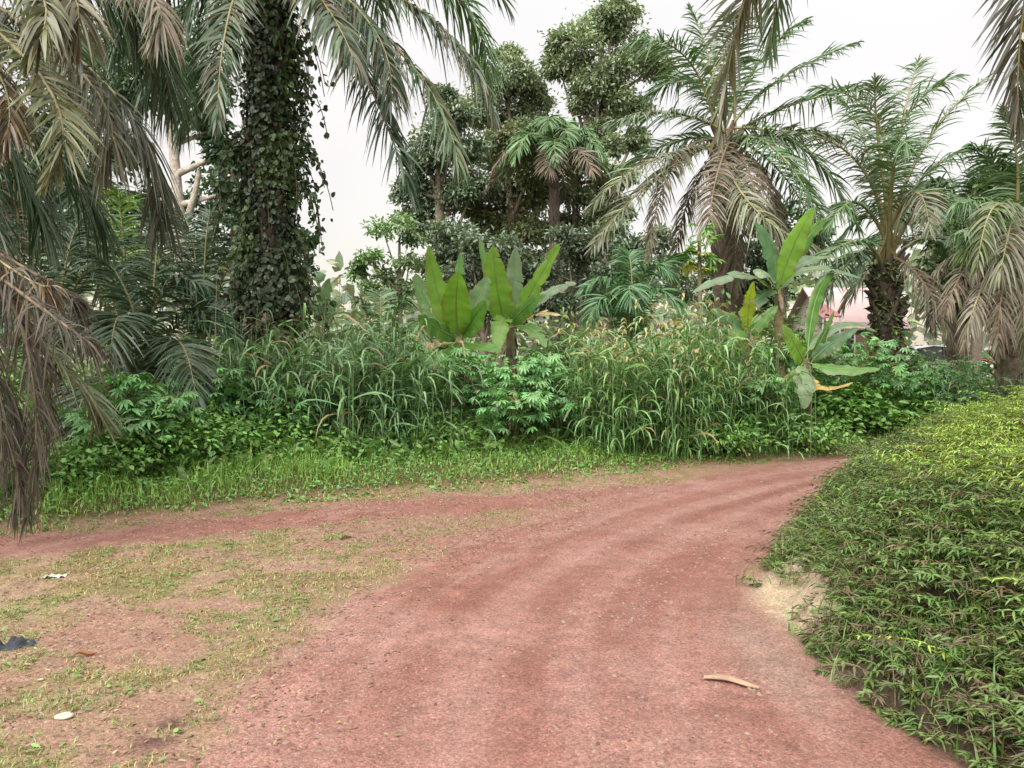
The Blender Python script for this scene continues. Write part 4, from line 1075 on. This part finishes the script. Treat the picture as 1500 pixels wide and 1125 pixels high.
# ------------------------------------------------------------------ tall grass stands
def stand(lst, per):
    out = []
    for px, Y, sx, sy in lst:
        c = (px - CX) / FOC * Y
        out.append(np.stack([c + R.normal(0, sx, per), Y + R.normal(0, sy, per)], 1))
    return np.concatenate(out)
TG = V3(.125, .235, .08)
tall_grass('tall_grass', 'stand of tall seeding grass with yellowish spikes right of the middle', stand([(880, 12.6, .35, .4), (930, 12.4, .35, .4), (980, 12.6, .3, .4), (1020, 12.8, .25, .35), (960, 13.2, .5, .4), (860, 13.0, .3, .3), (1040, 12.7, .25, .3), (1000, 12.1, .2, .2), (905, 12.0, .2, .2)], 46), 1.2, 2.2, TG * 1.05, heads=.75, leaves=6, ll=.85, lw=.0165)
tall_grass('tall_grass', 'stand of tall pale bladed grass in front of the creeper clad palm', stand([(360, 11.2, .3, .35), (410, 11.3, .35, .35), (460, 11.4, .35, .35), (510, 11.5, .35, .35), (560, 11.7, .3, .3), (600, 11.8, .25, .3), (430, 12.1, .5, .3), (540, 12.4, .5, .3)], 46), 1.15, 2.05, V3(.13, .235, .10), heads=.03, leaves=6, ll=.95, lw=.0175)
tall_grass('tall_grass', 'thin grass stems with tan plumes at the foot of the creeper clad palm', stand([(450, 12.7, .35, .2), (500, 12.9, .3, .2)], 26), 1.7, 2.4, V3(.15, .19, .08), heads=.7, leaves=5, ll=.5, headcol=V3(.36, .30, .17))
tall_grass('tall_grass', 'feathery grey green grass beneath the withered palm at the right', stand([(1440, 13.6, .4, .3), (1490, 13.4, .4, .3), (1540, 13.4, .4, .3)], 70), 1.0, 1.75, V3(.075, .14, .07), heads=0, leaves=6, ll=.6)
tall_grass('tall_grass', 'reedy grass around the small banana plants on the right', stand([(1080, 13, .35, .3), (1120, 13, .3, .3), (1060, 13.8, .4, .3)], 36), 1.2, 2.0, TG, heads=.15, leaves=6, ll=.7)
tall_grass('cane_stalk', 'single long cane stalk rising in front of the dark young palm', np.array([[(312 - CX) / FOC * 10.8, 10.8]]), 2.6, 2.7, V3(.24, .24, .11), heads=1, leaves=5, ll=.7, kind='stuff', lean=.12)

# ------------------------------------------------------------------ shrubs
CAS = V3(.13, .29, .105)
for px, Y, h, w, lab in [
    (720, 12.4, 1.25, 1.3, 'cassava shrub in front of the left banana plant'),
    (790, 12.7, 1.3, 1.2, 'cassava shrub left of the seeding grass stand'),
    (650, 12.6, 1.35, 1.2, 'cassava shrub between the pale grass stand and the banana pair'),
    (745, 12.0, .8, 1.2, 'low cassava shrub in the front row below the banana pair'),
    (820, 12.4, .8, 1.1, 'low cassava shrub in the front row left of the seeding grass'),
    (610, 14.5, 1.5, 1.5, 'cassava shrub behind the pale grass, under the sky gap'),
    (530, 14.5, 1.5, 1.5, 'cassava shrub behind the pale grass, near the small young palm'),
    (1070, 13.4, 1.0, 1.1, 'cassava shrub right of the seeding grass'),
    (1130, 13.5, 1.05, 1.2, 'cassava shrub left of the short banana plant'),
    (1255, 15.0, 1.75, 1.4, 'cassava shrub right of the short banana plant'),
    (1320, 15.6, 1.15, 1.5, 'cassava shrub below the cars'),
    (1385, 15.8, 1.15, 1.4, 'cassava shrub below the withered palm'),
    (210, 9.6, 1.15, .9, 'thin cassava shrub in front of the low young palm at the left'),
    (300, 10.6, 1.1, 1.1, 'cassava shrub at the left end of the pale grass stand'),
    (185, 9.3, .75, 1.1, 'low spreading cassava shrub by the left verge'),
    (400, 11.0, .9, 1.2, 'low cassava shrub in front of the pale grass, left part'),
    (1160, 15.2, 1.8, 1.5, 'cassava shrub at the foot of the tall banana plant'),
    (990, 14.6, 1.9, 1.4, 'cassava shrub behind the seeding grass')]:
    cassava(V3((px - CX) / FOC * Y, Y, 0), h, lab, n_stem=7 if w > 1 else 5, w=w, col=CAS * R.uniform(.85, 1.15) * (1.15 if px > 1100 else 1), leaves=34)
WEED = V3(.115, .235, .055)
for px, Y, w, h, n, lab in [
    (60, 8.5, 1.2, .5, 1000, 'leafy bush at the left end of the verge under the dead fronds'),
    (155, 9.0, 1.3, .62, 1200, 'leafy bush overhanging a dark hollow by the left verge'),
    (240, 9.4, 1.3, .75, 1300, 'rounded leafy bush in front of the low young palm'),
    (310, 10.0, 1.3, .85, 1300, 'leafy bush at the left corner of the pale grass stand'),
    (395, 10.7, 1.3, .75, 1200, 'leafy bush with a dark hollow below, front of the pale grass'),
    (480, 10.9, 1.3, .45, 900, 'leafy bush at the middle of the pale grass front'),
    (565, 11.5, 1.1, .35, 700, 'leafy bush at the right part of the pale grass front'),
    (640, 11.9, 1.3, .6, 1000, 'leafy bush between the pale grass and the front cassava'),
    (885, 12.6, 1.0, .4, 700, 'leafy bush at the left foot of the seeding grass'),
    (1045, 12.5, 1.3, .62, 1100, 'leafy bush at the right foot of the seeding grass'),
    (1110, 13.4, 1.3, .8, 1100, 'leafy bush left of the pale hanging banana leaf'),
    (1185, 13.25, 1.3, .85, 1200, 'leafy bush below the pale hanging banana leaf'),
    (1260, 14.7, 1.5, 1.0, 1400, 'leafy bush where the road bends out of sight'),
    (1335, 15.2, 1.6, .85, 1400, 'leafy bush right of the road bend, below the cars'),
    (1235, 15.4, 1.6, 1.3, 1300, 'taller leafy bush behind the one at the road bend'),
    (100, 10.5, 1.8, .9, 1300, 'shaded bush behind the left dead fronds'),
    (10, 10, 1.8, .8, 1100, 'shaded bush at the far left edge'),
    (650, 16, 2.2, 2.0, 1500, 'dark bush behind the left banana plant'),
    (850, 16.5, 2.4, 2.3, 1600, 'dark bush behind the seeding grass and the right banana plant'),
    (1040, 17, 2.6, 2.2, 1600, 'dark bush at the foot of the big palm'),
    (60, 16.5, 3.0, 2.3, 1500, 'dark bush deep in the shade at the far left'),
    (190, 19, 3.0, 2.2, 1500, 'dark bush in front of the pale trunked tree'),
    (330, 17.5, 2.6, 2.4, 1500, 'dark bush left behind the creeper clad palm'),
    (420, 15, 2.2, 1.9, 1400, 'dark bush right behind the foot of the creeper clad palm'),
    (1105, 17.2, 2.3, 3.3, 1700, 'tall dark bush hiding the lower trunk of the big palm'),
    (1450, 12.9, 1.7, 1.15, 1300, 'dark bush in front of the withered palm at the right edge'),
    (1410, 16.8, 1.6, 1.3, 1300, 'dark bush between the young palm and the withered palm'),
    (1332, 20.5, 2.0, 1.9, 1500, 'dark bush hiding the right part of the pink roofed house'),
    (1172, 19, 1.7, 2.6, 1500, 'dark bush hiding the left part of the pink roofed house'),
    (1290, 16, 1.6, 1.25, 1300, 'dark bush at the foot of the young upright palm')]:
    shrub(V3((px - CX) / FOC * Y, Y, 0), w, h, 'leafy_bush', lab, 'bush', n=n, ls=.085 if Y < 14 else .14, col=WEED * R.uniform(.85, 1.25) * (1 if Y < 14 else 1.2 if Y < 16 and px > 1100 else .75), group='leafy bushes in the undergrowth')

# ground level tangle that fills in between
mb = MB()
n = 60000
x = R.uniform(-13, 15, n); y = R.uniform(6, 24, n)
vd = verge_in(x, y)
k = (vd > 1.0) & (R.random(n) < sstep(.9, 1.6, vd)) & (np.abs(x / y) < .78)
x, y, vd = x[k], y[k], vd[k]; n = len(x)
hh = (.15 + .75 * sstep(.8, 3, vd) * fbm(x * .9, y * .9, 3) * 1.3) * R.random(n) ** .6
c = np.stack([x, y, gz(x, y) + hh], 1)
mb.leaves(c, nrm(R.standard_normal((n, 3)) + V3(0, -.3, .1)), nrm(UP + R.normal(0, .5, (n, 3))), R.uniform(.07, .19, n) * (1 + .02 * y), R.uniform(.04, .085, n) * (1 + .02 * y), jit(V3(.13, .24, .06), n, .25, .1), .15, .25)
x2, y2 = x[::4], y[::4]
blades(mb, x2, y2, R.uniform(.25, .8, len(x2)), np.full(len(x2), .008), jit(V3(.09, .16, .05), len(x2)), .7, 5)
tag(mb.build('undergrowth', M_LEAF), 'low tangle of weeds and creepers covering the ground under the shrubs and palms', 'undergrowth', kind='stuff')

# verge grass along the road
mb = MB()
n = 130000
x = R.uniform(-7, 9, n); y = R.uniform(5.5, 15.5, n); vd = verge_in(x, y)
k = (vd > -.22) & (vd < 1.9) & (R.random(n) < sstep(-.3, .2, vd + .8 * (fbm(x * 2.2, y * 2.2, 3) - .5)))
x, y, vd = x[k], y[k], vd[k]; n = len(x)
h = (.03 + .125 * sstep(-.1, 1.3, vd) * (.35 + 1.5 * sstep(.35, .7, fbm(x * 1.7 + 8, y * 1.7, 3)))) * R.uniform(.4, 1.6, n)
yell = (sstep(.5, -.1, vd) * .6)[:, None]
C = jit(V3(.20, .345, .065), n, .2, .08) * (1 - yell) + jit(V3(.33, .35, .09), n, .16, .06) * yell
blades(mb, x, y, h, R.uniform(.003, .0065, n), C, .75, 4)
m = R.random(n) < .42
xx, yy = x[m], y[m]; nn = len(xx)
mb.leaves(np.stack([xx, yy, gz(xx, yy) + h[m] * R.uniform(.4, 1, nn)], 1), nrm(R.standard_normal((nn, 3)) * V3(1, 1, .4)), nrm(UP + R.normal(0, .35, (nn, 3))), R.uniform(.03, .08, nn), R.uniform(.018, .04, nn), jit(V3(.11, .25, .06), nn, .2), .15, .15)
tag(mb.build('verge_grass', M_GRASS), 'strip of bright green grass and small weeds along the far side of the road', 'grass', kind='stuff')

# thin grass on the lot at the left
mb = MB()
def lotd(x, y):
    ra, off, d, d2 = road_amount(x, y)
    n1 = fbm(x * .9, y * .9, 4); n2 = fbm(x * 3.2 + 5, y * 3.2, 4)
    n4 = fbm(x * 6.3 + 2, y * 6.3, 4)
    g = sstep(-.9, -1.8, off) * (1 - ra) * sstep(.42, .58, .3 * n1 + .35 * n2 + .35 * n4)
    g = g + .55 * (1 - ra) * sstep(.48, .62, n2) * sstep(-.6, -1.2, off)
    return g * (verge_in(x, y) < 0) * sstep(.25, .5, fbm(x * 7, y * 7, 2))
x, y = scatter(260000, -7, 2.5, 2.5, 10.5, lotd); n = len(x)
dryf = (fbm(x * 2, y * 2, 2) > .55)[:, None]
C = np.where(dryf & (R.random((n, 1)) < .6), jit(V3(.32, .26, .12), n), jit(V3(.17, .235, .065), n, .2, .08))
blades(mb, x, y, R.uniform(.010, .036, n), R.uniform(.0016, .0034, n), C, 1.1, 3)
x, y = scatter(5000, -6, -1.2, 2.5, 9, lotd); n = len(x)
mb.leaves(np.stack([x, y, gz(x, y) + .012], 1), nrm(R.standard_normal((n, 3)) * V3(1, 1, .25)), nrm(UP + R.normal(0, .3, (n, 3))), R.uniform(.02, .05, n), R.uniform(.01, .022, n), jit(V3(.13, .21, .06), n, .25), .12, .1)
x, y = scatter(16000, -6, 1.0, 2.5, 9.5, lambda x, y: sstep(-.5, -1.6, pl_dist(x, y, ROAD)[0] * pl_dist(x, y, ROAD)[1]) * (verge_in(x, y) < 0) * (fbm(x * 4, y * 4, 2) > .42)); n = len(x)
mb.leaves(np.stack([x, y, gz(x, y) + .006], 1), nrm(R.standard_normal((n, 3)) * V3(1, 1, .12)), nrm(UP + R.normal(0, .3, (n, 3))), R.uniform(.012, .045, n), R.uniform(.006, .014, n), jit(V3(.23, .17, .095), n, .3), .12, .1)
tag(mb.build('short_grass', M_GRASS), 'thin patchy grass growing through the gravel on the left of the road', 'grass', kind='stuff')

# cover of the right bank
def sprigs(mb, x, y, L, col, nl=9, leafl=.09, leafw=.016, up=.8):
    n = len(x)
    B = np.stack([x, y, gz(x, y)], 1)
    e_ = .08
    gx = (gz(x + e_, y) - gz(x - e_, y)) / (2 * e_); gy = (gz(x, y + e_) - gz(x, y - e_)) / (2 * e_)
    GN = nrm(np.stack([-gx, -gy, np.ones(n)], 1))
    a = R.uniform(0, 6.28, n)
    o_ = nrm(np.stack([np.cos(a), np.sin(a), 0 * a], 1) + GN * V3(.8, .8, 0))
    k = np.linspace(0, 1, nl + 1)
    hz = L[:, None] * (k * .35 + .45 * k ** 2)[None]
    vt = L[:, None] * up * (k - .55 * k ** 2)[None] * R.uniform(.3, 1.7, (n, 1))
    P = B[:, None] + o_[:, None] * hz[..., None] + (GN[:, None] * .6 + UP * .4) * vt[..., None]
    mb.strips(P, np.full((n, nl + 1), .0022), nrm(np.cross(o_, UP)), jit(V3(.16, .15, .06), n))
    C = jit(col, n, .16, .07)
    T = nrm(np.gradient(P, axis=1)); S = nrm(np.cross(T, UP))
    for q in range(1, nl + 1):
        for sd in ((-1, 1)):
            if R.random() < .1: continue
            D = nrm(S[:, q] * sd * .9 + T[:, q] * (.55 + .5 * q / nl) + R.normal(0, .3, (n, 3)) - UP * .15)
            Ln = leafl * R.uniform(.7, 1.3, n) * (1.1 - .35 * q / nl)
            mb.leaves(P[:, q], D, nrm(UP + .5 * GN + R.normal(0, .35, (n, 3))), Ln, leafw * R.uniform(.8, 1.25, n), np.clip(C * R.uniform(.85, 1.15, (n, 1)), 0, 1), .2, .25)
def bank_scatter(n, lo=-.04):
    y = R.uniform(2.0, 12.0, n); x = R.uniform(1.4, 9.5, n)
    bd = bank_in(x, y) + .45 * (fbm(x * 1.6, y * 1.6, 3) - .52)
    k = (bd > lo) & (bd < 3.6) & (x / y < .85)
    k &= R.random(n) < (5.5 / np.maximum(y, 4)) ** 1.1
    k &= R.random(n) < sstep(-.05, .35, bd + .3 * (fbm(x * 3, y * 3, 2) - .5)) + .22
    sd = np.exp(-(((x - 1.84) / .24) ** 2 + ((y - 4.95) / .5) ** 2))
    k &= R.random(n) > 1.5 * sd
    return x[k], y[k], bd[k]
mb = MB()
x, y, bd = bank_scatter(66000)
topm = sstep(.75, 1.5, bd + .4 * (fbm(x * 1.5, y * 1.5, 2) - .5))
lowr = R.random(len(x)) > topm * .75
sprigs(mb, x[lowr], y[lowr], R.uniform(.06, .34, lowr.sum()) * np.clip(.45 + bd[lowr], .45, 1.1) * (.55 + .9 * fbm(x[lowr] * 5, y[lowr] * 5, 2)), V3(.10, .175, .042), nl=6, leafl=.058, leafw=.0105)
m = R.random(len(x)) < .22
xx, yy = x[m], y[m]; nn = len(xx)
sprigs(mb, xx, yy, R.uniform(.1, .27, nn), V3(.10, .078, .042), nl=5, leafl=.07, leafw=.01)
x, y, bd = bank_scatter(60000, -.12); n = len(x)
C = np.where((R.random(n) < .22)[:, None], jit(V3(.19, .16, .08), n), jit(V3(.115, .205, .05), n, .25, .1))
blades(mb, x, y, R.uniform(.08, .30, n) * (.5 + .9 * fbm(x * 3, y * 3, 2)), R.uniform(.003, .0062, n), C, 1.0, 5)
tag(mb.build('bank_cover', M_GRASS), 'dense small leaved ground cover over the earth bank on the right', 'ground cover', kind='stuff')
mb = MB()
x, y, bd = bank_scatter(24000)
topm = sstep(.75, 1.5, bd + .4 * (fbm(x * 1.5, y * 1.5, 2) - .5))
m = R.random(len(x)) < topm + .02
x, y = x[m], y[m]
sprigs(mb, x, y, R.uniform(.28, .55, len(x)), V3(.235, .335, .055), nl=13, leafl=.055, leafw=.009, up=.75)
tag(mb.build('fern_cover', M_GRASS), 'yellow green ferns on the crest of the right hand bank', 'ferns', kind='stuff')

# ------------------------------------------------------------------ house and cars beyond the palms
hb = V3(13.2, 31, float(gz(13.2, 31)))
def house():
    o = thing('house', hb, 'small house with a faded pink roof half hidden behind the banana plants', 'house')
    w, d, h = 2.5, 4.6, 2.3
    mb = MB()
    mb.box((0, -d / 2, h / 2), (w, .18, h), V3(.36, .29, .27)); mb.box((0, d / 2, h / 2), (w, .18, h), V3(.36, .29, .27))
    mb.box((-w / 2 + .09, 0, h / 2), (.18, d - .182, h), V3(.36, .29, .27)); mb.box((w / 2 - .09, 0, h / 2), (.18, d - .182, h), V3(.36, .29, .27))
    mb.build('wall', M_WALL, o)
    rf = MB()
    e_, rz = .3, 1.5
    for s in (-1, 1):                                            # corrugated sheet, ridge along x
        nx = 60; xs_ = np.linspace(-w / 2 - e_, w / 2 + e_, nx); t = np.linspace(0, 1, 5)
        X_, T_ = np.meshgrid(xs_, t)
        Y_ = s * (d / 2 + e_) * (1 - T_); Z_ = h - .25 + (rz + .25) * T_ + .02 * np.cos(np.arange(nx) * math.pi)[None]
        for dz in (0, .05):
            ii = np.arange(5 * nx).reshape(5, nx)
            rf.add(np.stack([X_, Y_, Z_ - dz], -1), np.stack([ii[:-1, :-1], ii[:-1, 1:], ii[1:, 1:], ii[1:, :-1]], -1).reshape(-1, 4), V3(.42, .31, .31))
    rf.build('roof', M_WALL, o)
    for s in (-1, 1):
        g = MB(); g.add([[s * w / 2, -d / 2, h], [s * w / 2, d / 2, h], [s * w / 2, 0, h + rz - .1]], [[0, 1, 2, 2]], V3(.38, .31, .30)); g.build('gable', M_WALL, o)
    for x_ in (-.82, .82):
        f = MB(); f.box((x_, -d / 2 - .1, 1.45), (.66, .06, .9), V3(.7, .68, .65)); fo = f.build('window', M_WALL, o)
        g = MB(); g.box((x_, -d / 2 - .135, 1.45), (.54, .02, .76), V3(.03, .035, .04)); g.build('pane', M_GLASS, fo)
    dr = MB(); dr.box((0, -d / 2 - .1, 1.02), (.9, .06, 2.02), V3(.14, .10, .08)); dd = dr.build('door', M_WOOD, o)
    hn = MB(); hn.box((.35, -d / 2 - .15, 1.0), (.1, .04, .03), V3(.5, .5, .5)); hn.build('handle', M_PAINT, dd)
house()
aw = thing('awning', V3(11.15, 27.6, float(gz(11.15, 27.6))), 'bright red awning on posts beside the pink roofed house', 'awning')
m1 = MB(); tq = np.linspace(0, 1, 6)
X_, T_ = np.meshgrid(np.linspace(-.34, .34, 8), tq)
ii = np.arange(48).reshape(6, 8)
for dz in (0, .03):
    m1.add(np.stack([X_, T_ * 1.4 - .7, 2.45 + .5 * T_ - dz + .03 * np.sin(X_ * 5)], -1), np.stack([ii[:-1, :-1], ii[:-1, 1:], ii[1:, 1:], ii[1:, :-1]], -1).reshape(-1, 4), V3(.36, .16, .16))
m1.build('canopy', M_CLOTH, aw)
for sx, sy, hh_ in ((-.3, -.65, 2.45), (.3, -.65, 2.45), (-.3, .65, 2.9), (.3, .65, 2.9)):
    m1 = MB(); m1.tube(np.array([[sx, sy, 0], [sx, sy, hh_ / 2], [sx, sy, hh_]]), .03, 7, V3(.5, .5, .5)); m1.build('post', M_PAINT, aw)

def car(x, y, rz, label, col):
    bs = V3(x, y, float(gz(x, y)))
    o = thing('parked_car', bs, label, 'car', 'cars parked by the house'); o.rotation_euler.z = rz
    # body profile lofted across the width (x along the car)
    prof = [(-2.05, .35), (-2.08, .62), (-1.98, .86), (-1.5, .92), (-1.05, 1.36), (-.35, 1.46), (.35, 1.42), (1.0, .98), (1.75, .84), (2.05, .64), (2.08, .38), (1.7, .24), (-1.7, .24)]
    mb = MB(); k = len(prof); V = []
    for s, ins in ((-.80, .0), (-.74, 0), (.74, 0), (.80, 0)):
        for px_, pz in prof:
            tuck = .14 * max(0, (pz - .9) / .5)
            ss = math.copysign(abs(s) - tuck, s)
            e2 = .94 if abs(s) > .78 else 1.0
            V.append((px_ * e2, ss, .24 + (pz - .24) * (.97 if abs(s) > .78 else 1)))
    F = [[r * k + i, r * k + (i + 1) % k, (r + 1) * k + (i + 1) % k, (r + 1) * k + i] for r in range(3) for i in range(k)]
    for r in (0, 3):
        for i in range(1, k - 2, 1): F.append([r * k, r * k + i, r * k + i + 1, r * k + i + 1])
    mb.add(V, F, col); mb.build('body', M_PAINT, o, smooth=False)
    for s in (-1, 1):
        g = MB()
        g.add([[-1.28, s * .80, .95], [-.95, s * .715, 1.33], [-.05, s * .70, 1.37], [-.05, s * .80, .95]], [[0, 1, 2, 3]], V3(.02, .025, .03))
        g.add([[.0, s * .80, .95], [0, s * .70, 1.37], [.33, s * .71, 1.35], [.85, s * .80, .97]], [[0, 1, 2, 3]], V3(.02, .025, .03))
        g.build('side_window', M_GLASS, o)
        for xx_ in (-1.28, 1.28):
            wm = MB(); a = np.linspace(0, 2 * math.pi, 20)
            yc = s * .74
            pr = [(yc - .09, .31), (yc + .09, .31)]
            wm.tube(np.array([[xx_, yc - .1, .31], [xx_, yc, .31], [xx_, yc + .1, .31]]), np.array([.29, .31, .29]), 18, V3(.02, .02, .02))
            wo = wm.build('wheel', M_RUBBER, o)
            rm = MB(); rm.tube(np.array([[xx_, yc + s * .085, .31], [xx_, yc + s * .11, .31], [xx_, yc + s * .112, .31]]), np.array([.19, .18, .002]), 14, V3(.5, .5, .52)); rm.build('rim', M_PAINT, wo)
        for xe, c_, nm in ((2.02, V3(.8, .8, .75), 'headlight'), (-2.06, V3(.5, .02, .02), 'tail_light')):
            hl = MB(); hl.box((xe, s * .58, .70), (.08, .28, .13), c_); hl.build(nm, M_GLASS, o)
    g = MB(); g.add([[.40, -.62, 1.42], [.40, .62, 1.42], [.98, .70, 1.015], [.98, -.70, 1.015]], [[0, 1, 2, 3]], V3(.02, .025, .03)); g.build('windscreen', M_GLASS, o)
    g = MB(); g.add([[-1.07, -.62, 1.37], [-1.07, .62, 1.37], [-1.5, .70, .96], [-1.5, -.70, .96]], [[0, 1, 2, 3]], V3(.02, .025, .03)); g.build('rear_window', M_GLASS, o)
    return o
car(15.7, 29.0, math.radians(8), 'white car parked right of the young palm trunk', V3(.55, .57, .6))
car(17.5, 31.3, math.radians(6), 'red car parked behind the white one', V3(.50, .03, .035))

# ------------------------------------------------------------------ small things lying on the ground
def lie(px, py):
    p = gpt(px, py); p[2] = float(gz(p[0], p[1])); return p
p = lie(1075, 1006)
mb = MB(); t = np.linspace(0, 1, 14)
ang = math.atan2(-.27, .30)
c_ = np.stack([(t - .5) * .27, .018 * np.sin(t * 5), .012 + .012 * np.sin(t * math.pi)], 1)
hw = .034 * np.sin(np.clip(t * .94 + .03, 0, 1) * math.pi) ** .6 * (1 - .25 * t)
V = np.concatenate([np.stack([c_[:, 0], c_[:, 1] + hw * q, c_[:, 2] + z_ - abs(q) * .004], 1)[:, None] for q, z_ in ((-1, 0), (-.4, .004), (.4, .005), (1, .002), (.85, -.006), (-.85, -.008))], 1)
ii = np.arange(14 * 6).reshape(14, 6)
F = np.stack([ii[:-1], np.roll(ii, -1, 1)[:-1], np.roll(ii, -1, 1)[1:], ii[1:]], -1).reshape(-1, 4)
mb.add(V, F, V3(.29, .19, .13))
mb.add(V[[0, -1]], [[0, 1, 2, 3], [0, 3, 4, 5], [6, 7, 8, 9], [6, 9, 10, 11]], V3(.4, .25, .2))
ob = tag(mb.build('bark_strip', M_WOOD, smooth=True), 'pale strip of dry bark lying on the red road near the right bank', 'bark'); ob.location = p; ob.rotation_euler.z = math.radians(-24)

def rock(px, py, r, col, name, label, cat, sq=.45):
    p = lie(px, py); mb = MB()
    n, m_ = 10, 16; th = np.linspace(0, math.pi, n); ph = np.linspace(0, 2 * math.pi, m_, endpoint=False)
    T_, P_ = np.meshgrid(th, ph, indexing='ij')
    rad = r * (1 + .28 * (vnoise(np.cos(P_) * np.sin(T_) * 2 + 9, np.sin(P_) * np.sin(T_) * 2 + T_) - .5))
    V = np.stack([rad * np.sin(T_) * np.cos(P_) * 1.35, rad * np.sin(T_) * np.sin(P_), rad * np.cos(T_) * sq + r * sq * .6], -1)
    ii = np.arange(n * m_).reshape(n, m_); jj = np.roll(ii, -1, 1)
    mb.add(V, np.stack([ii[:-1], ii[1:], jj[1:], jj[:-1]], -1).reshape(-1, 4), col)
    o = tag(mb.build(name, M_STONE, smooth=True), label, cat); o.location = p; o.rotation_euler.z = .4
rock(86, 1066, .029, V3(.40, .40, .28), 'stone', 'pale cream stone lying in the thin grass at the lower left', 'stone')
rock(52, 1010, .012, V3(.28, .25, .2), 'pebble_stone', 'small grey stone above the pale cream one', 'stone')

p = lie(76, 853)                                                 # scrap of white litter
mb = MB(); gx_, gy_ = np.meshgrid(np.linspace(-.07, .07, 9), np.linspace(-.03, .03, 6))
gzz = .014 + .010 * np.sin(gx_ * 60) * np.cos(gy_ * 80) + .006 * np.sin(gx_ * 140)
ii = np.arange(54).reshape(6, 9)
for dz in (0, -.002):
    mb.add(np.stack([gx_, gy_ + .012 * np.sin(gx_ * 40), gzz + dz], -1), np.stack([ii[:-1, :-1], ii[:-1, 1:], ii[1:, 1:], ii[1:, :-1]], -1).reshape(-1, 4), V3(.38, .34, .34))
o = tag(mb.build('paper_scrap', M_CLOTH, smooth=True), 'crumpled scrap of white litter on the lot at the left', 'litter'); o.location = p

p = lie(8, 957)                                                  # dark cloth at the left edge
mb = MB(); n = 26
gx_, gy_ = np.meshgrid(np.linspace(-.5, .5, n), np.linspace(-.5, .5, 18))
fold = .016 * np.sin(gx_ * 17 + 3 * gy_) + .014 * np.sin(gy_ * 21 + gx_ * 6) + .012 * np.cos(gx_ * 31)
shp = np.clip(1 - (np.abs(gy_) * 2) ** 2.5, 0, 1) * np.clip(1 - (np.abs(gx_) * 2) ** 4, 0, 1)
zz = .003 + (.032 + fold) * shp
ii = np.arange(18 * n).reshape(18, n)
wid = .07 * (1 - .45 * (gx_ + .5) + .25 * np.sin(gx_ * 9))
for dz in (0, -.003):
    mb.add(np.stack([gx_ * .26, gy_ * 2 * wid + .025 * np.sin(gx_ * 6) + .045 * (gx_ > .2) * (gx_ - .2), np.maximum(zz, .004) + dz], -1), np.stack([ii[:-1, :-1], ii[:-1, 1:], ii[1:, 1:], ii[1:, :-1]], -1).reshape(-1, 4), V3(.028, .03, .045))
o = tag(mb.build('cloth_rag', M_CLOTH, smooth=True), 'crumpled dark blue rag on the grass at the left edge', 'rag'); o.location = p

def dry_leaf(px, py, L, rz, col, label):
    p = lie(px, py); mb = MB(); t = np.linspace(0, 1, 8)
    hw = L * .14 * np.sin(np.clip(t, .03, .97) * math.pi) ** .7
    rows = [np.stack([(t - .5) * L, hw * q, .012 + .02 * abs(q) ** 2 * np.sin(t * 3) + .01 * np.sin(t * 7)], 1)[:, None] for q in (-1, -.5, 0, .5, 1)]
    V = np.concatenate(rows, 1); ii = np.arange(40).reshape(8, 5)
    mb.add(V, np.stack([ii[:-1, :-1], ii[:-1, 1:], ii[1:, 1:], ii[1:, :-1]], -1).reshape(-1, 4), col)
    o = tag(mb.build('dead_leaf', M_DRY, smooth=True), label, 'leaf'); o.location = p; o.rotation_euler.z = rz
dry_leaf(118, 974, .12, .3, V3(.26, .11, .06), 'rust coloured dead leaf on the grass right of the dark rag')
dry_leaf(505, 795, .16, 1.0, V3(.26, .17, .11), 'tan dead leaf on the gravel left of the wheel tracks')
